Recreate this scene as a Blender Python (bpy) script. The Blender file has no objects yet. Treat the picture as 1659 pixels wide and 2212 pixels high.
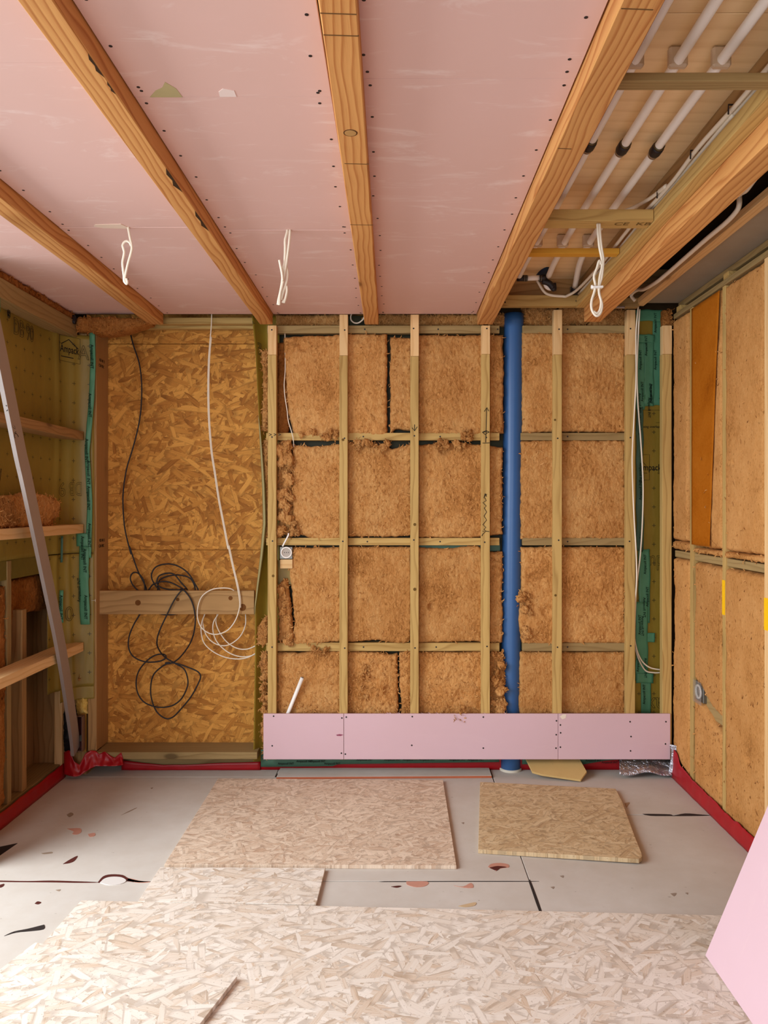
import bpy, bmesh, math, random
import numpy as np
from mathutils import Vector, Matrix

# ------------------------------------------------------------------ camera, light, exposure
F, CX, CY, H = 1661.0, 855.0, 1093.0, 1.505      # focal length and principal point of the photograph (px), eye height (m)
scene = bpy.context.scene
COL = scene.collection
cam_data = bpy.data.cameras.new('camera')
cam = bpy.data.objects.new('camera', cam_data)
COL.objects.link(cam)
cam.location = (0, 0, H)
cam.rotation_euler = (math.pi / 2, 0, 0)
cam_data.sensor_width = 36.0
cam_data.lens = F / 2212.0 * 36.0
cam_data.shift_x = (829.5 - CX) / 2212.0
cam_data.shift_y = (CY - 1106.0) / 2212.0
cam_data.clip_start = 0.02
scene.camera = cam

world = bpy.data.worlds.new('sky')
scene.world = world
world.use_nodes = True
bg = world.node_tree.nodes['Background']
bg.inputs[0].default_value = (0.80, 0.90, 1.0, 1)
bg.inputs[1].default_value = 1.0


def area_light(name, loc, rot, sx, sy, power, color):
    d = bpy.data.lights.new(name, 'AREA')
    d.shape = 'RECTANGLE'
    d.size, d.size_y, d.energy, d.color = sx, sy, power, color
    o = bpy.data.objects.new(name, d)
    COL.objects.link(o)
    o.location, o.rotation_euler = loc, rot
    return o


# daylight through the tall opening in the left wall and an added fill from behind the camera
area_light('daylight_left_opening', (-3.15, 1.40, 2.10), Vector((1.0, 0.12, -0.60)).to_track_quat('-Z', 'Y').to_euler(), 3.0, 2.3, 208, (0.91, 0.965, 1.0))
area_light('rear_fill', (-0.9, -2.42, 1.45), Vector((0.22, 1.0, -0.10)).to_track_quat('-Z', 'Y').to_euler(), 2.2, 2.2, 72, (0.97, 0.98, 1.0))

scene.view_settings.view_transform = 'Standard'
scene.view_settings.look = 'None'
scene.view_settings.gamma = 1.0
scene.view_settings.use_curve_mapping = False
scene.view_settings.exposure = 0.08
try:
    scene.cycles.max_bounces = 10
    scene.cycles.diffuse_bounces = 6
    scene.cycles.caustics_reflective = False
    scene.cycles.caustics_refractive = False
except Exception:
    pass

rng = random.Random(7)
PI = math.pi


def X(px, Y): return (px - CX) * Y / F
def Z(py, Y): return H - (py - CY) * Y / F
def FY(py, z=0.0): return (H - z) * F / (py - CY)
def P(px, py, Y): return (X(px, Y), Y, Z(py, Y))
def lin(c):
    return tuple(((v / 255) / 12.92 if v / 255 <= 0.04045 else ((v / 255 + 0.055) / 1.055) ** 2.4) for v in c) + (1.0,)


# ------------------------------------------------------------------ node helpers and materials
class NT:
    def __init__(self, name):
        self.m = bpy.data.materials.new(name)
        self.m.use_nodes = True
        self.t = self.m.node_tree
        self.t.nodes.clear()
        self.out = self.t.nodes.new('ShaderNodeOutputMaterial')
        self.b = self.t.nodes.new('ShaderNodeBsdfPrincipled')
        self.t.links.new(self.b.outputs[0], self.out.inputs[0])

    def n(self, typ, **kw):
        nd = self.t.nodes.new(typ)
        for k, v in kw.items():
            setattr(nd, k, v)
        return nd

    def set(self, sock, v):
        if hasattr(v, 'is_linked') or hasattr(v, 'links'):
            self.t.links.new(v, sock)
        else:
            sock.default_value = v

    def math(self, op, a, b=None, c=None, clamp=False):
        nd = self.n('ShaderNodeMath', operation=op, use_clamp=clamp)
        for i, v in enumerate((a, b, c)):
            if v is not None:
                self.set(nd.inputs[i], v)
        return nd.outputs[0]

    def vmath(self, op, a, b=None, scale=None):
        nd = self.n('ShaderNodeVectorMath', operation=op)
        self.set(nd.inputs[0], a)
        if b is not None:
            self.set(nd.inputs[1], b)
        if scale is not None:
            self.set(nd.inputs['Scale'], scale)
        return nd.outputs[0]

    def mix(self, f, a, b, blend='MIX'):
        nd = self.n('ShaderNodeMix', data_type='RGBA', blend_type=blend)
        self.set(nd.inputs[0], f)
        self.set(nd.inputs[6], a)
        self.set(nd.inputs[7], b)
        return nd.outputs[2]

    def fmix(self, f, a, b):
        nd = self.n('ShaderNodeMix', data_type='FLOAT')
        self.set(nd.inputs[0], f)
        self.set(nd.inputs[2], a)
        self.set(nd.inputs[3], b)
        return nd.outputs[0]

    def mapping(self, v, loc=(0, 0, 0), rot=(0, 0, 0), scale=(1, 1, 1)):
        nd = self.n('ShaderNodeMapping')
        self.set(nd.inputs[0], v)
        nd.inputs[1].default_value = loc
        nd.inputs[2].default_value = rot
        nd.inputs[3].default_value = scale
        return nd.outputs[0]

    def noise(self, v, scale, detail=3, rough=0.55, dist=0.0):
        nd = self.n('ShaderNodeTexNoise')
        self.set(nd.inputs['Vector'], v)
        nd.inputs['Scale'].default_value = scale
        nd.inputs['Detail'].default_value = detail
        nd.inputs['Roughness'].default_value = rough
        nd.inputs['Distortion'].default_value = dist
        return nd.outputs[0]

    def ramp(self, f, stops, interp='LINEAR'):
        nd = self.n('ShaderNodeValToRGB')
        nd.color_ramp.interpolation = interp
        e = nd.color_ramp.elements
        while len(e) < len(stops):
            e.new(0.5)
        for el, (p, c) in zip(e, stops):
            el.position = p
            el.color = c if len(c) == 4 else tuple(c) + (1,)
        self.set(nd.inputs[0], f)
        return nd.outputs[0]

    def obj(self):
        """object coordinates shifted by a per-object random offset"""
        tc = self.n('ShaderNodeTexCoord')
        oi = self.n('ShaderNodeObjectInfo')
        sc = self.vmath('SCALE', (7.3, 11.9, 5.1), scale=oi.outputs['Random'])
        return self.vmath('ADD', tc.outputs['Object'], sc), tc.outputs['Object'], oi.outputs['Random']

    def bump(self, h, strength, dist=0.002):
        nd = self.n('ShaderNodeBump')
        nd.inputs['Strength'].default_value = strength
        nd.inputs['Distance'].default_value = dist
        self.set(nd.inputs['Height'], h)
        self.t.links.new(nd.outputs[0], self.b.inputs['Normal'])

    def finish(self, col=None, rough=0.8, spec=0.3, metal=0.0):
        if col is not None:
            self.set(self.b.inputs['Base Color'], col)
        self.set(self.b.inputs['Roughness'], rough)
        self.b.inputs['Specular IOR Level'].default_value = spec
        self.b.inputs['Metallic'].default_value = metal
        return self.m


def plain(name, c, rough=0.5, spec=0.4, metal=0.0, var=0.0):
    n = NT(name)
    col = lin(c)
    if var:
        o, _, _ = n.obj()
        f = n.noise(o, 18, 3)
        d = tuple(v * (1 - var) for v in col[:3]) + (1,)
        col = n.mix(f, col, d)
    return n.finish(col, rough, spec, metal)


AXROT = {'Z': (0, 0, 0), 'X': (0, -PI / 2, 0), 'Y': (PI / 2, 0, 0)}


def timber_mat(name, light, dark, axis, ring=24.0, ringmix=0.75, knots=1.0, stain=None, rough=0.75):
    n = NT(name)
    o, raw, rnd = n.obj()
    p0 = n.mapping(o, rot=AXROT[axis])
    # long axis is now Z; squeeze it so that figure runs along the timber
    p = n.mapping(p0, rot=(0.035, 0.05, 0), scale=(1, 1, 0.22))
    warp = n.n('ShaderNodeTexNoise')
    n.set(warp.inputs['Vector'], p)
    warp.inputs['Scale'].default_value = 7.0
    warp.inputs['Detail'].default_value = 2.0
    w = n.vmath('SCALE', n.vmath('SUBTRACT', warp.outputs['Color'], (0.5, 0.5, 0.5)), scale=0.075)
    pw = n.vmath('ADD', p, w)
    wav = n.n('ShaderNodeTexWave', wave_type='RINGS', rings_direction='Z', wave_profile='SAW')
    n.set(wav.inputs['Vector'], pw)
    wav.inputs['Scale'].default_value = ring
    wav.inputs['Distortion'].default_value = 0.6
    wav.inputs['Detail'].default_value = 1.0
    r = n.ramp(wav.outputs['Fac'], [(0.0, (0, 0, 0)), (0.55, (.25, .25, .25)), (0.85, (1, 1, 1)), (1.0, (.1, .1, .1))])
    fib = n.noise(n.mapping(p0, scale=(1, 1, 0.03)), 420, 2, 0.6)
    blot = n.noise(p, 5.0, 3)
    f = n.math('MULTIPLY', r, ringmix)
    f = n.math('ADD', f, n.math('MULTIPLY', n.math('SUBTRACT', fib, 0.5), 0.5))
    f = n.math('ADD', f, n.math('MULTIPLY', n.math('SUBTRACT', blot, 0.5), 0.9), clamp=True)
    col = n.mix(f, lin(light), lin(dark))
    if knots:
        vo = n.n('ShaderNodeTexVoronoi', feature='F1')
        n.set(vo.inputs['Vector'], n.mapping(p0, scale=(1, 1, 0.42)))
        vo.inputs['Scale'].default_value = 4.2
        vo.inputs['Randomness'].default_value = 1.0
        kn = n.ramp(vo.outputs['Distance'], [(0.0, (1, 1, 1)), (0.05, (.95, .95, .95)), (0.085, (.25, .25, .25)), (0.16, (0, 0, 0))])
        kd = tuple(v * 0.42 for v in lin(dark)[:3]) + (1,)
        col = n.mix(n.math('MULTIPLY', kn, knots), col, kd)
    br = n.math('ADD', n.math('MULTIPLY', rnd, 0.22), 0.89)
    col = n.mix(1.0, col, n.mix(br, (0, 0, 0, 1), (1, 1, 1, 1)), 'MULTIPLY') if False else n.vmath('SCALE', col, scale=br)
    n.bump(n.math('ADD', fib, n.math('MULTIPLY', r, 0.6)), 0.25, 0.0008)
    return n.finish(col, rough, 0.25)


def wood_set(name, light, dark, **kw):
    return {a: timber_mat(name + '_' + a.lower(), light, dark, a, **kw) for a in 'XYZ'}


def osb_mat(name, plane, light, mid, dark, size=1.0, spread=0.6, rough=0.75):
    """strand board: seven layers of stretched, rotated cells, the topmost strand wins"""
    n = NT(name)
    o, raw, rnd = n.obj()
    rot = {'XY': (0, 0, 0), 'XZ': (-PI / 2, 0, 0)}[plane]
    p = n.mapping(o, rot=rot)
    wn = n.n('ShaderNodeTexNoise')
    n.set(wn.inputs['Vector'], p)
    wn.inputs['Scale'].default_value = 30
    p = n.vmath('ADD', p, n.vmath('SCALE', n.vmath('SUBTRACT', wn.outputs['Color'], (.5, .5, .5)), scale=0.004))
    h = s = g = d = None
    angs = [-68, -40, -21, -7, 6, 19, 37, 74, -52]
    for i, a in enumerate(angs):
        sc = size * (0.85 + 0.07 * ((i * 5) % 7))
        q = n.mapping(n.mapping(p, rot=(0, 0, math.radians(a))), loc=(1.7 * i, 3.1 * i, 0), scale=(9.5 / sc, 42.0 / sc, 1))
        v = n.n('ShaderNodeTexVoronoi', voronoi_dimensions='2D', feature='F1', distance='CHEBYCHEV')
        n.set(v.inputs['Vector'], q)
        v.inputs['Scale'].default_value = 1.0
        v.inputs['Randomness'].default_value = 0.9
        sp = n.n('ShaderNodeSeparateColor')
        n.set(sp.inputs[0], v.outputs['Color'])
        gr = n.noise(n.mapping(q, scale=(0.3, 5.0, 1)), 2.6, 3, 0.7)
        if h is None:
            h, s, d, g = sp.outputs[0], sp.outputs[1], v.outputs['Distance'], gr
        else:
            m = n.math('GREATER_THAN', sp.outputs[0], h)
            s = n.fmix(m, s, sp.outputs[1])
            d = n.fmix(m, d, v.outputs['Distance'])
            g = n.fmix(m, g, gr)
            h = n.math('MAXIMUM', h, sp.outputs[0])
    f = n.math('ADD', n.math('MULTIPLY', s, spread), n.math('MULTIPLY', n.math('SUBTRACT', g, 0.5), 0.85))
    f = n.math('ADD', f, n.math('MULTIPLY', n.math('SUBTRACT', n.noise(p, 2.5, 3), 0.5), 0.4))
    f = n.math('ADD', f, 0.5 - spread / 2, clamp=True)
    col = n.ramp(f, [(0.08, lin(dark)), (0.38, lin(mid)), (0.66, lin(light)), (1.0, tuple(min(1, v * 1.18) for v in lin(light)[:3]) + (1,))])
    edge = n.ramp(d, [(0.40, (0, 0, 0)), (0.58, (1, 1, 1))])
    col = n.mix(n.math('MULTIPLY', edge, 0.4), col, tuple(v * 0.5 for v in lin(dark)[:3]) + (1,))
    sp2 = n.noise(p, 130, 2, 0.7)
    pit = n.ramp(sp2, [(0.30, (1, 1, 1)), (0.36, (0, 0, 0))])
    col = n.mix(n.math('MULTIPLY', pit, 0.5), col, tuple(v * 0.35 for v in lin(dark)[:3]) + (1,))
    n.bump(n.math('ADD', n.math('MULTIPLY', h, 1.0), n.math('MULTIPLY', g, 0.3)), 0.35, 0.0015)
    return n.finish(col, rough, 0.25)


def wool_mat(name, c, dark, light, fine=1.0, strength=0.9, fleck=0.0):
    n = NT(name)
    o, raw, rnd = n.obj()
    big = n.noise(o, 5.0, 3)
    w = n.noise(n.mapping(o, scale=(1.0, 1.0, 0.5)), 62 * fine, 4, 0.7, 1.6)
    fib = n.noise(o, 330 * fine, 3, 0.7, 2.0)
    f = n.math('ADD', n.math('MULTIPLY', w, 0.75), n.math('MULTIPLY', fib, 0.45))
    f = n.math('ADD', f, n.math('MULTIPLY', n.math('SUBTRACT', big, 0.5), 0.55))
    f = n.math('SUBTRACT', f, 0.08)
    col = n.ramp(f, [(0.26, lin(dark)), (0.47, lin(c)), (0.78, lin(light))])
    if fleck:
        fl = n.noise(n.mapping(o, scale=(1, 1, 0.45)), 95, 2, 0.6)
        fm = n.ramp(fl, [(0.30, (1, 1, 1)), (0.37, (0, 0, 0))])
        col = n.mix(n.math('MULTIPLY', fm, fleck), col, lin(dark))
    br = n.math('ADD', n.math('MULTIPLY', rnd, 0.16), 0.92)
    col = n.vmath('SCALE', col, scale=br)
    n.bump(n.math('ADD', n.math('MULTIPLY', w, 1.0), n.math('MULTIPLY', fib, 0.35)), strength, 0.011)
    return n.finish(col, 0.95, 0.05)


def plaster_mat(name, c, scuff=0.6):
    n = NT(name)
    o, raw, rnd = n.obj()
    a = n.noise(o, 1.6, 4, 0.6)
    b = n.noise(n.mapping(o, rot=(0, 0, 0.5), scale=(1, 3.5, 3.5)), 3.2, 5, 0.72, 0.8)
    m = n.ramp(b, [(0.56, (0, 0, 0)), (0.74, (1, 1, 1))])
    col = n.mix(n.math('MULTIPLY', n.math('SUBTRACT', a, 0.35, clamp=True), 1.1, clamp=True), lin(c), lin(tuple(v * k for v, k in zip(c, (0.965, 0.955, 0.93)))))
    col = n.mix(n.math('MULTIPLY', m, scuff), col, lin((236, 214, 206)))
    sc = n.noise(n.mapping(o, rot=(0, 0, 0.35), scale=(2.2, 26, 26)), 1.3, 3, 0.6, 0.4)
    sm = n.ramp(sc, [(0.69, (0, 0, 0)), (0.74, (1, 1, 1))])
    col = n.mix(n.math('MULTIPLY', sm, scuff * 0.5), col, lin((240, 224, 214)))
    n.bump(n.noise(o, 420, 2), 0.06, 0.0006)
    return n.finish(col, 0.85, 0.2)


def membrane_mat(name, plane, c=(158, 134, 58), pitch=0.085, pitchv=0.107):
    n = NT(name)
    tc = n.n('ShaderNodeTexCoord')
    raw = tc.outputs['Object']
    sep = n.n('ShaderNodeSeparateXYZ')
    n.set(sep.inputs[0], tc.outputs['UV'] if plane == 'UV' else raw)
    ua = sep.outputs[0]
    va = sep.outputs[1] if plane == 'UV' else sep.outputs[2]

    def cell(a, off, pitch):
        m = n.math('MODULO', n.math('ADD', n.math('DIVIDE', a, pitch), 200.0 + off), 1.0)
        return n.math('ABSOLUTE', n.math('MULTIPLY', n.math('SUBTRACT', m, 0.5), pitch))
    u, v = cell(ua, 0.3, pitch), cell(va, 0.1, pitchv)
    arm, th = 0.0105, 0.0017
    c1 = n.math('MULTIPLY', n.math('LESS_THAN', u, arm), n.math('LESS_THAN', v, th))
    c2 = n.math('MULTIPLY', n.math('LESS_THAN', v, arm), n.math('LESS_THAN', u, th))
    cross = n.math('MAXIMUM', c1, c2)
    a = n.noise(raw, 3.5, 4, 0.6)
    col = n.mix(a, lin(c), lin((c[0] * 0.78, c[1] * 0.78, c[2] * 0.7)))
    col = n.mix(n.math('MULTIPLY', cross, 0.85), col, lin((35, 32, 18)))
    wr = n.noise(n.mapping(raw, scale=(1, 1, 0.4)), 9, 3, 0.6, 0.5)
    n.bump(wr, 0.5, 0.01)
    m = n.finish(col, 0.42, 0.4)
    n.b.inputs['Transmission Weight'].default_value = 0.0
    return m


def floor_mat(name, c):
    n = NT(name)
    o, raw, rnd = n.obj()
    a = n.noise(o, 2.2, 5, 0.62)
    b = n.noise(o, 14, 4, 0.65)
    col = n.mix(n.math('MULTIPLY', n.math('SUBTRACT', a, 0.3, clamp=True), 1.5, clamp=True), lin(c), lin((c[0] * 0.88, c[1] * 0.85, c[2] * 0.82)))
    col = n.mix(n.math('MULTIPLY', n.math('SUBTRACT', b, 0.35, clamp=True), 0.55, clamp=True), col, lin((c[0] * 0.9, c[1] * 0.85, c[2] * 0.8)))
    s = n.noise(n.mapping(o, rot=(0, 0, 0.2), scale=(1, 2.2, 1)), 24, 3, 0.6)
    sm = n.ramp(s, [(0.255, (1, 1, 1)), (0.29, (0, 0, 0))])
    col = n.mix(n.math('MULTIPLY', sm, 0.55), col, lin((105, 88, 72)))
    n.bump(n.noise(o, 260, 2), 0.08, 0.0008)
    return n.finish(col, 0.8, 0.2)


def foil_mat(name):
    n = NT(name)
    o, raw, rnd = n.obj()
    n.bump(n.noise(o, 45, 3, 0.7, 1.0), 0.9, 0.01)
    return n.finish(lin((190, 190, 198)), 0.25, 0.5, 0.9)


def clear_mat(name):
    n = NT(name)
    o, raw, rnd = n.obj()
    n.b.inputs['Transmission Weight'].default_value = 0.75
    n.bump(n.noise(o, 70, 2, 0.6, 1.0), 0.5, 0.004)
    m = n.finish(lin((235, 235, 235)), 0.15, 0.5)
    n.b.inputs['Alpha'].default_value = 0.28
    n.b.inputs['IOR'].default_value = 1.15
    return m


JOIST = wood_set('joist_pine', (214, 156, 92), (170, 100, 46), ring=17, ringmix=0.8, knots=0.8)
TREAT = wood_set('treated_pine', (198, 164, 100), (152, 114, 58), ring=20, ringmix=0.6, knots=0.9)
TREATD = wood_set('weathered_pine', (160, 134, 88), (120, 92, 52), ring=20, ringmix=0.5, knots=0.8)
PALE = wood_set('pale_pine', (228, 190, 136), (202, 152, 92), ring=18, ringmix=0.55, knots=0.6)
BROWN = wood_set('brown_pine', (170, 132, 84), (126, 92, 54), ring=20, ringmix=0.6, knots=0.7)
YELL = wood_set('yellow_pine', (214, 160, 58), (176, 118, 34), ring=20, ringmix=0.4, knots=0.5)
PLY = {'X': timber_mat('plywood_x', (238, 206, 158), (208, 168, 116), 'X', ring=5, ringmix=0.35, knots=0.8)}
OSBW = osb_mat('strand_board_wall', 'XZ', (210, 150, 70), (184, 122, 50), (144, 88, 32))
OSBF = osb_mat('strand_board_floor', 'XY', (222, 202, 180), (208, 184, 160), (180, 142, 114), size=0.75, spread=0.42)
OSBF2 = osb_mat('strand_board_tan', 'XY', (212, 188, 150), (198, 170, 130), (166, 132, 94), size=0.7, spread=0.42)
OSBF3 = osb_mat('strand_board_pale', 'XY', (226, 216, 204), (218, 204, 188), (194, 164, 134), size=1.0, spread=0.5)
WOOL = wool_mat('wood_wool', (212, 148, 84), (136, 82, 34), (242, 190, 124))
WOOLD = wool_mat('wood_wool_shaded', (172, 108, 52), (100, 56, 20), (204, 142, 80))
WOOLR = wool_mat('wood_fibre_dense', (198, 140, 80), (138, 88, 40), (216, 162, 102), fine=1.5, strength=0.45, fleck=0.7)
PINK = plaster_mat('pink_plasterboard', (222, 184, 174), scuff=.75)
PINK2 = plaster_mat('pink_plasterboard_clean', (214, 182, 190), scuff=0.12)
MEMB = membrane_mat('membrane_left', 'UV')
MEMBX = membrane_mat('membrane_back', 'XZ', (164, 136, 46))
FLOORM = floor_mat('grey_floor_board', (204, 198, 190))
SLABM = plain('dark_slab', (40, 30, 26), 0.9)
DARKW = plain('dark_void_board', (92, 70, 46), 0.9, 0.1, var=0.35)
SOFFIT = floor_mat('grey_soffit_board', (164, 152, 134))
GREEN = plain('green_tape', (88, 152, 116), 0.45, 0.4, var=0.3)
GREEND = plain('dark_green_tape', (74, 112, 92), 0.5, 0.4, var=0.3)
REDT = plain('red_tape', (172, 14, 26), 0.4, 0.45, var=0.3)
INK = plain('black_print', (24, 24, 22), 0.7, 0.2)
INKG = plain('dark_green_print', (10, 34, 24), 0.7, 0.2)
WHITE = plain('white_plastic', (246, 242, 235), 0.4, 0.45)
CREAM = plain('cream_cable', (232, 220, 200), 0.45, 0.4)
BLACK = plain('black_rubber', (30, 24, 26), 0.5, 0.4)
BLUE = plain('blue_plastic', (50, 94, 148), 0.38, 0.45, var=0.12)
DBLUE = plain('dark_blue_plastic', (22, 44, 70), 0.45, 0.4)
ALU = plain('grey_aluminium', (168, 156, 150), 0.5, 0.5, 0.35, var=0.08)
METAL = plain('zinc_metal', (120, 118, 112), 0.4, 0.5, 0.8)
FOAM = wool_mat('yellow_foam', (214, 182, 96), (170, 130, 52), (236, 216, 150), fine=0.5, strength=0.5)
FOIL = foil_mat('silver_foil')
CLEAR = clear_mat('clear_film')
STAIN = wool_mat('soaked_fibre', (172, 96, 18), (138, 70, 10), (188, 112, 32), fine=1.6, strength=0.25)
YTAPE = plain('yellow_tape', (250, 196, 20), 0.4, 0.4)
TORN = plain('torn_pink_paper', (204, 148, 128), 0.8, 0.2, var=0.3)
TORND = plain('torn_dark_core', (92, 46, 40), 0.9, 0.1, var=0.3)
GREYP = plain('grey_paper_fold', (210, 204, 198), 0.8, 0.2)
BRICK = plain('brick_red_core', (190, 108, 76), 0.9, 0.1, var=0.25)
MINERAL = floor_mat('yellow_mineral_board', (206, 176, 116))
CLIPM = plain('translucent_clip', (196, 172, 144), 0.4, 0.4)

# ------------------------------------------------------------------ noise in numpy
_pg = np.random.RandomState(11)
_perm = np.concatenate([_pg.permutation(256)] * 3)
_grad = _pg.normal(size=(256, 3))
_grad /= np.linalg.norm(_grad, axis=1)[:, None]


def perlin(x, y, z=0.0):
    x, y, z = np.broadcast_arrays(np.asarray(x, float), np.asarray(y, float), np.asarray(z, float))
    xi, yi, zi = np.floor(x).astype(int), np.floor(y).astype(int), np.floor(z).astype(int)
    xf, yf, zf = x - xi, y - yi, z - zi
    u, v, w = [t * t * t * (t * (t * 6 - 15) + 10) for t in (xf, yf, zf)]
    r = 0
    for i in (0, 1):
        for j in (0, 1):
            for k in (0, 1):
                hsh = _perm[_perm[_perm[(xi + i) & 255] + ((yi + j) & 255)] + ((zi + k) & 255)]
                g = _grad[hsh]
                dot = g[..., 0] * (xf - i) + g[..., 1] * (yf - j) + g[..., 2] * (zf - k)
                r = r + dot * np.where(i, u, 1 - u) * np.where(j, v, 1 - v) * np.where(k, w, 1 - w)
    return r


def fbm(x, y, z=0.0, o=3):
    r, a, s = 0, 1.0, 1.0
    for _ in range(o):
        r = r + a * perlin(np.asarray(x) * s, np.asarray(y) * s, z * s + 3.7 * _)
        a *= 0.5
        s *= 2.1
    return r


# ------------------------------------------------------------------ object helpers
WL = {}


def mkobj(name, verts, faces, mat, parent=None, smooth=False, origin=None):
    v = np.asarray(verts, float).reshape(-1, 3)
    if origin is None:
        origin = (v.min(0) + v.max(0)) / 2
    origin = np.asarray(origin, float)
    me = bpy.data.meshes.new(name)
    me.from_pydata((v - origin).tolist(), [], [tuple(int(i) for i in f) for f in faces])
    if smooth:
        me.polygons.foreach_set('use_smooth', [True] * len(me.polygons))
    me.materials.append(mat)
    me.update()
    return link(name, me, origin, parent)


def link(name, data, origin, parent=None, rot=None):
    o = bpy.data.objects.new(name, data)
    COL.objects.link(o)
    o.location = np.asarray(origin, float)
    if rot is not None:
        o.rotation_euler = rot
    if parent is not None:
        o.parent = parent
        o.matrix_parent_inverse = parent.matrix_basis.inverted()
    WL[o.name] = np.asarray(origin, float)
    return o


def empty(name, loc):
    return link(name, None, loc)


LABELS = {}


def T(o, label, cat, group=None):
    o['label'], o['category'] = label, cat
    if group:
        o['group'] = group
    return o


def S(o):
    o['kind'] = 'structure'
    return o


BOXF = [(0, 1, 3, 2), (4, 6, 7, 5), (0, 4, 5, 1), (2, 3, 7, 6), (0, 2, 6, 4), (1, 5, 7, 3)]


def boxverts(x, y, z):
    return [(a, b, c) for a in x for b in y for c in z]


def box(name, x, y, z, mat, parent=None, bevel=0.0015):
    v = np.array(boxverts(sorted(x), sorted(y), sorted(z)), float)
    c = (v.min(0) + v.max(0)) / 2
    bm = bmesh.new()
    vs = [bm.verts.new(p - c) for p in v]
    for f in BOXF:
        bm.faces.new([vs[i] for i in f])
    bmesh.ops.recalc_face_normals(bm, faces=bm.faces)
    if bevel:
        bmesh.ops.bevel(bm, geom=bm.edges[:], offset=bevel, segments=1, affect='EDGES')
    me = bpy.data.meshes.new(name)
    bm.to_mesh(me)
    bm.free()
    me.materials.append(mat)
    return link(name, me, c, parent)


def beam(name, p0, p1, w, h, mat, up=(0, 0, 1), parent=None, bevel=0.0015):
    """bar from p0 to p1, long axis is the mesh's local X"""
    p0, p1 = Vector(p0), Vector(p1)
    d = p1 - p0
    L = d.length
    xa = d.normalized()
    za = (Vector(up) - xa * xa.dot(Vector(up))).normalized()
    ya = za.cross(xa)
    o = box(name, (-L / 2, L / 2), (-w / 2, w / 2), (-h / 2, h / 2), mat, None, bevel)
    c = (p0 + p1) / 2
    o.location = c
    o.rotation_euler = Matrix((xa, ya, za)).transposed().to_euler()
    if parent is not None:
        o.parent = parent
        o.matrix_parent_inverse = parent.matrix_basis.inverted()
    WL[o.name] = np.array(c)
    return o


def prism(name, pts, z0, z1, mat, parent=None, tilt=None, bevel=0.001):
    """flat board: outline pts (x, y) from z0 to z1; tilt(x, y) adds height"""
    bm = bmesh.new()
    t = tilt or (lambda x, y: 0.0)
    bot = [bm.verts.new((x, y, z0 + t(x, y))) for x, y in pts]
    top = [bm.verts.new((x, y, z1 + t(x, y))) for x, y in pts]
    n = len(pts)
    bm.faces.new(top)
    bm.faces.new(bot[::-1])
    for i in range(n):
        bm.faces.new((bot[i], bot[(i + 1) % n], top[(i + 1) % n], top[i]))
    bmesh.ops.recalc_face_normals(bm, faces=bm.faces)
    if bevel:
        bmesh.ops.bevel(bm, geom=bm.edges[:], offset=bevel, segments=1, affect='EDGES')
    me = bpy.data.meshes.new(name)
    c = np.array([np.mean([p[0] for p in pts]), np.mean([p[1] for p in pts]), (z0 + z1) / 2])
    for v in bm.verts:
        v.co -= Vector(c)
    bm.to_mesh(me)
    bm.free()
    me.materials.append(mat)
    return link(name, me, c, parent)


def smooth_path(pts, n=8):
    p = [Vector(q) for q in pts]
    p = [p[0] * 2 - p[1]] + p + [p[-1] * 2 - p[-2]]
    out = []
    for i in range(1, len(p) - 2):
        a, b, c, d = p[i - 1:i + 3]
        for k in range(n):
            t = k / n
            out.append(0.5 * ((2 * b) + (c - a) * t + (2 * a - 5 * b + 4 * c - d) * t * t + (3 * b - a - 3 * c + d) * t ** 3))
    out.append(p[-2])
    return out


def tube_geo(pts, r, sides=8, flat=1.0):
    """swept tube; flat < 1 squeezes it to a flat cable"""
    verts, faces = [], []
    prev = None
    n = len(pts)
    for i, p in enumerate(pts):
        t = (pts[min(i + 1, n - 1)] - pts[max(i - 1, 0)])
        t = t.normalized() if t.length > 1e-9 else Vector((0, 0, 1))
        if prev is None:
            a = Vector((0, 1, 0)) if abs(t.y) < 0.9 else Vector((1, 0, 0))
            nrm = (a - t * a.dot(t)).normalized()
        else:
            nrm = (prev - t * prev.dot(t))
            nrm = nrm.normalized() if nrm.length > 1e-6 else prev
        prev = nrm
        bn = t.cross(nrm)
        rr = r[i] if isinstance(r, (list, tuple)) else r
        for k in range(sides):
            th = 2 * PI * k / sides
            verts.append(tuple(p + nrm * (math.cos(th) * rr * flat) + bn * (math.sin(th) * rr)))
    for i in range(n - 1):
        for k in range(sides):
            k2 = (k + 1) % sides
            faces.append((i * sides + k, i * sides + k2, (i + 1) * sides + k2, (i + 1) * sides + k))
    faces.append(tuple(range(sides))[::-1])
    faces.append(tuple((n - 1) * sides + k for k in range(sides)))
    return verts, faces


def tubes(name, paths, r, mat, parent=None, sides=8, n=8, flat=1.0, sm=True):
    V, Fc = [], []
    for pts in paths:
        q = smooth_path(pts, n) if sm else [Vector(p) for p in pts]
        v, f = tube_geo(q, r, sides, flat)
        b = len(V)
        V += v
        Fc += [tuple(i + b for i in g) for g in f]
    return mkobj(name, V, Fc, mat, parent, smooth=True)


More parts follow.
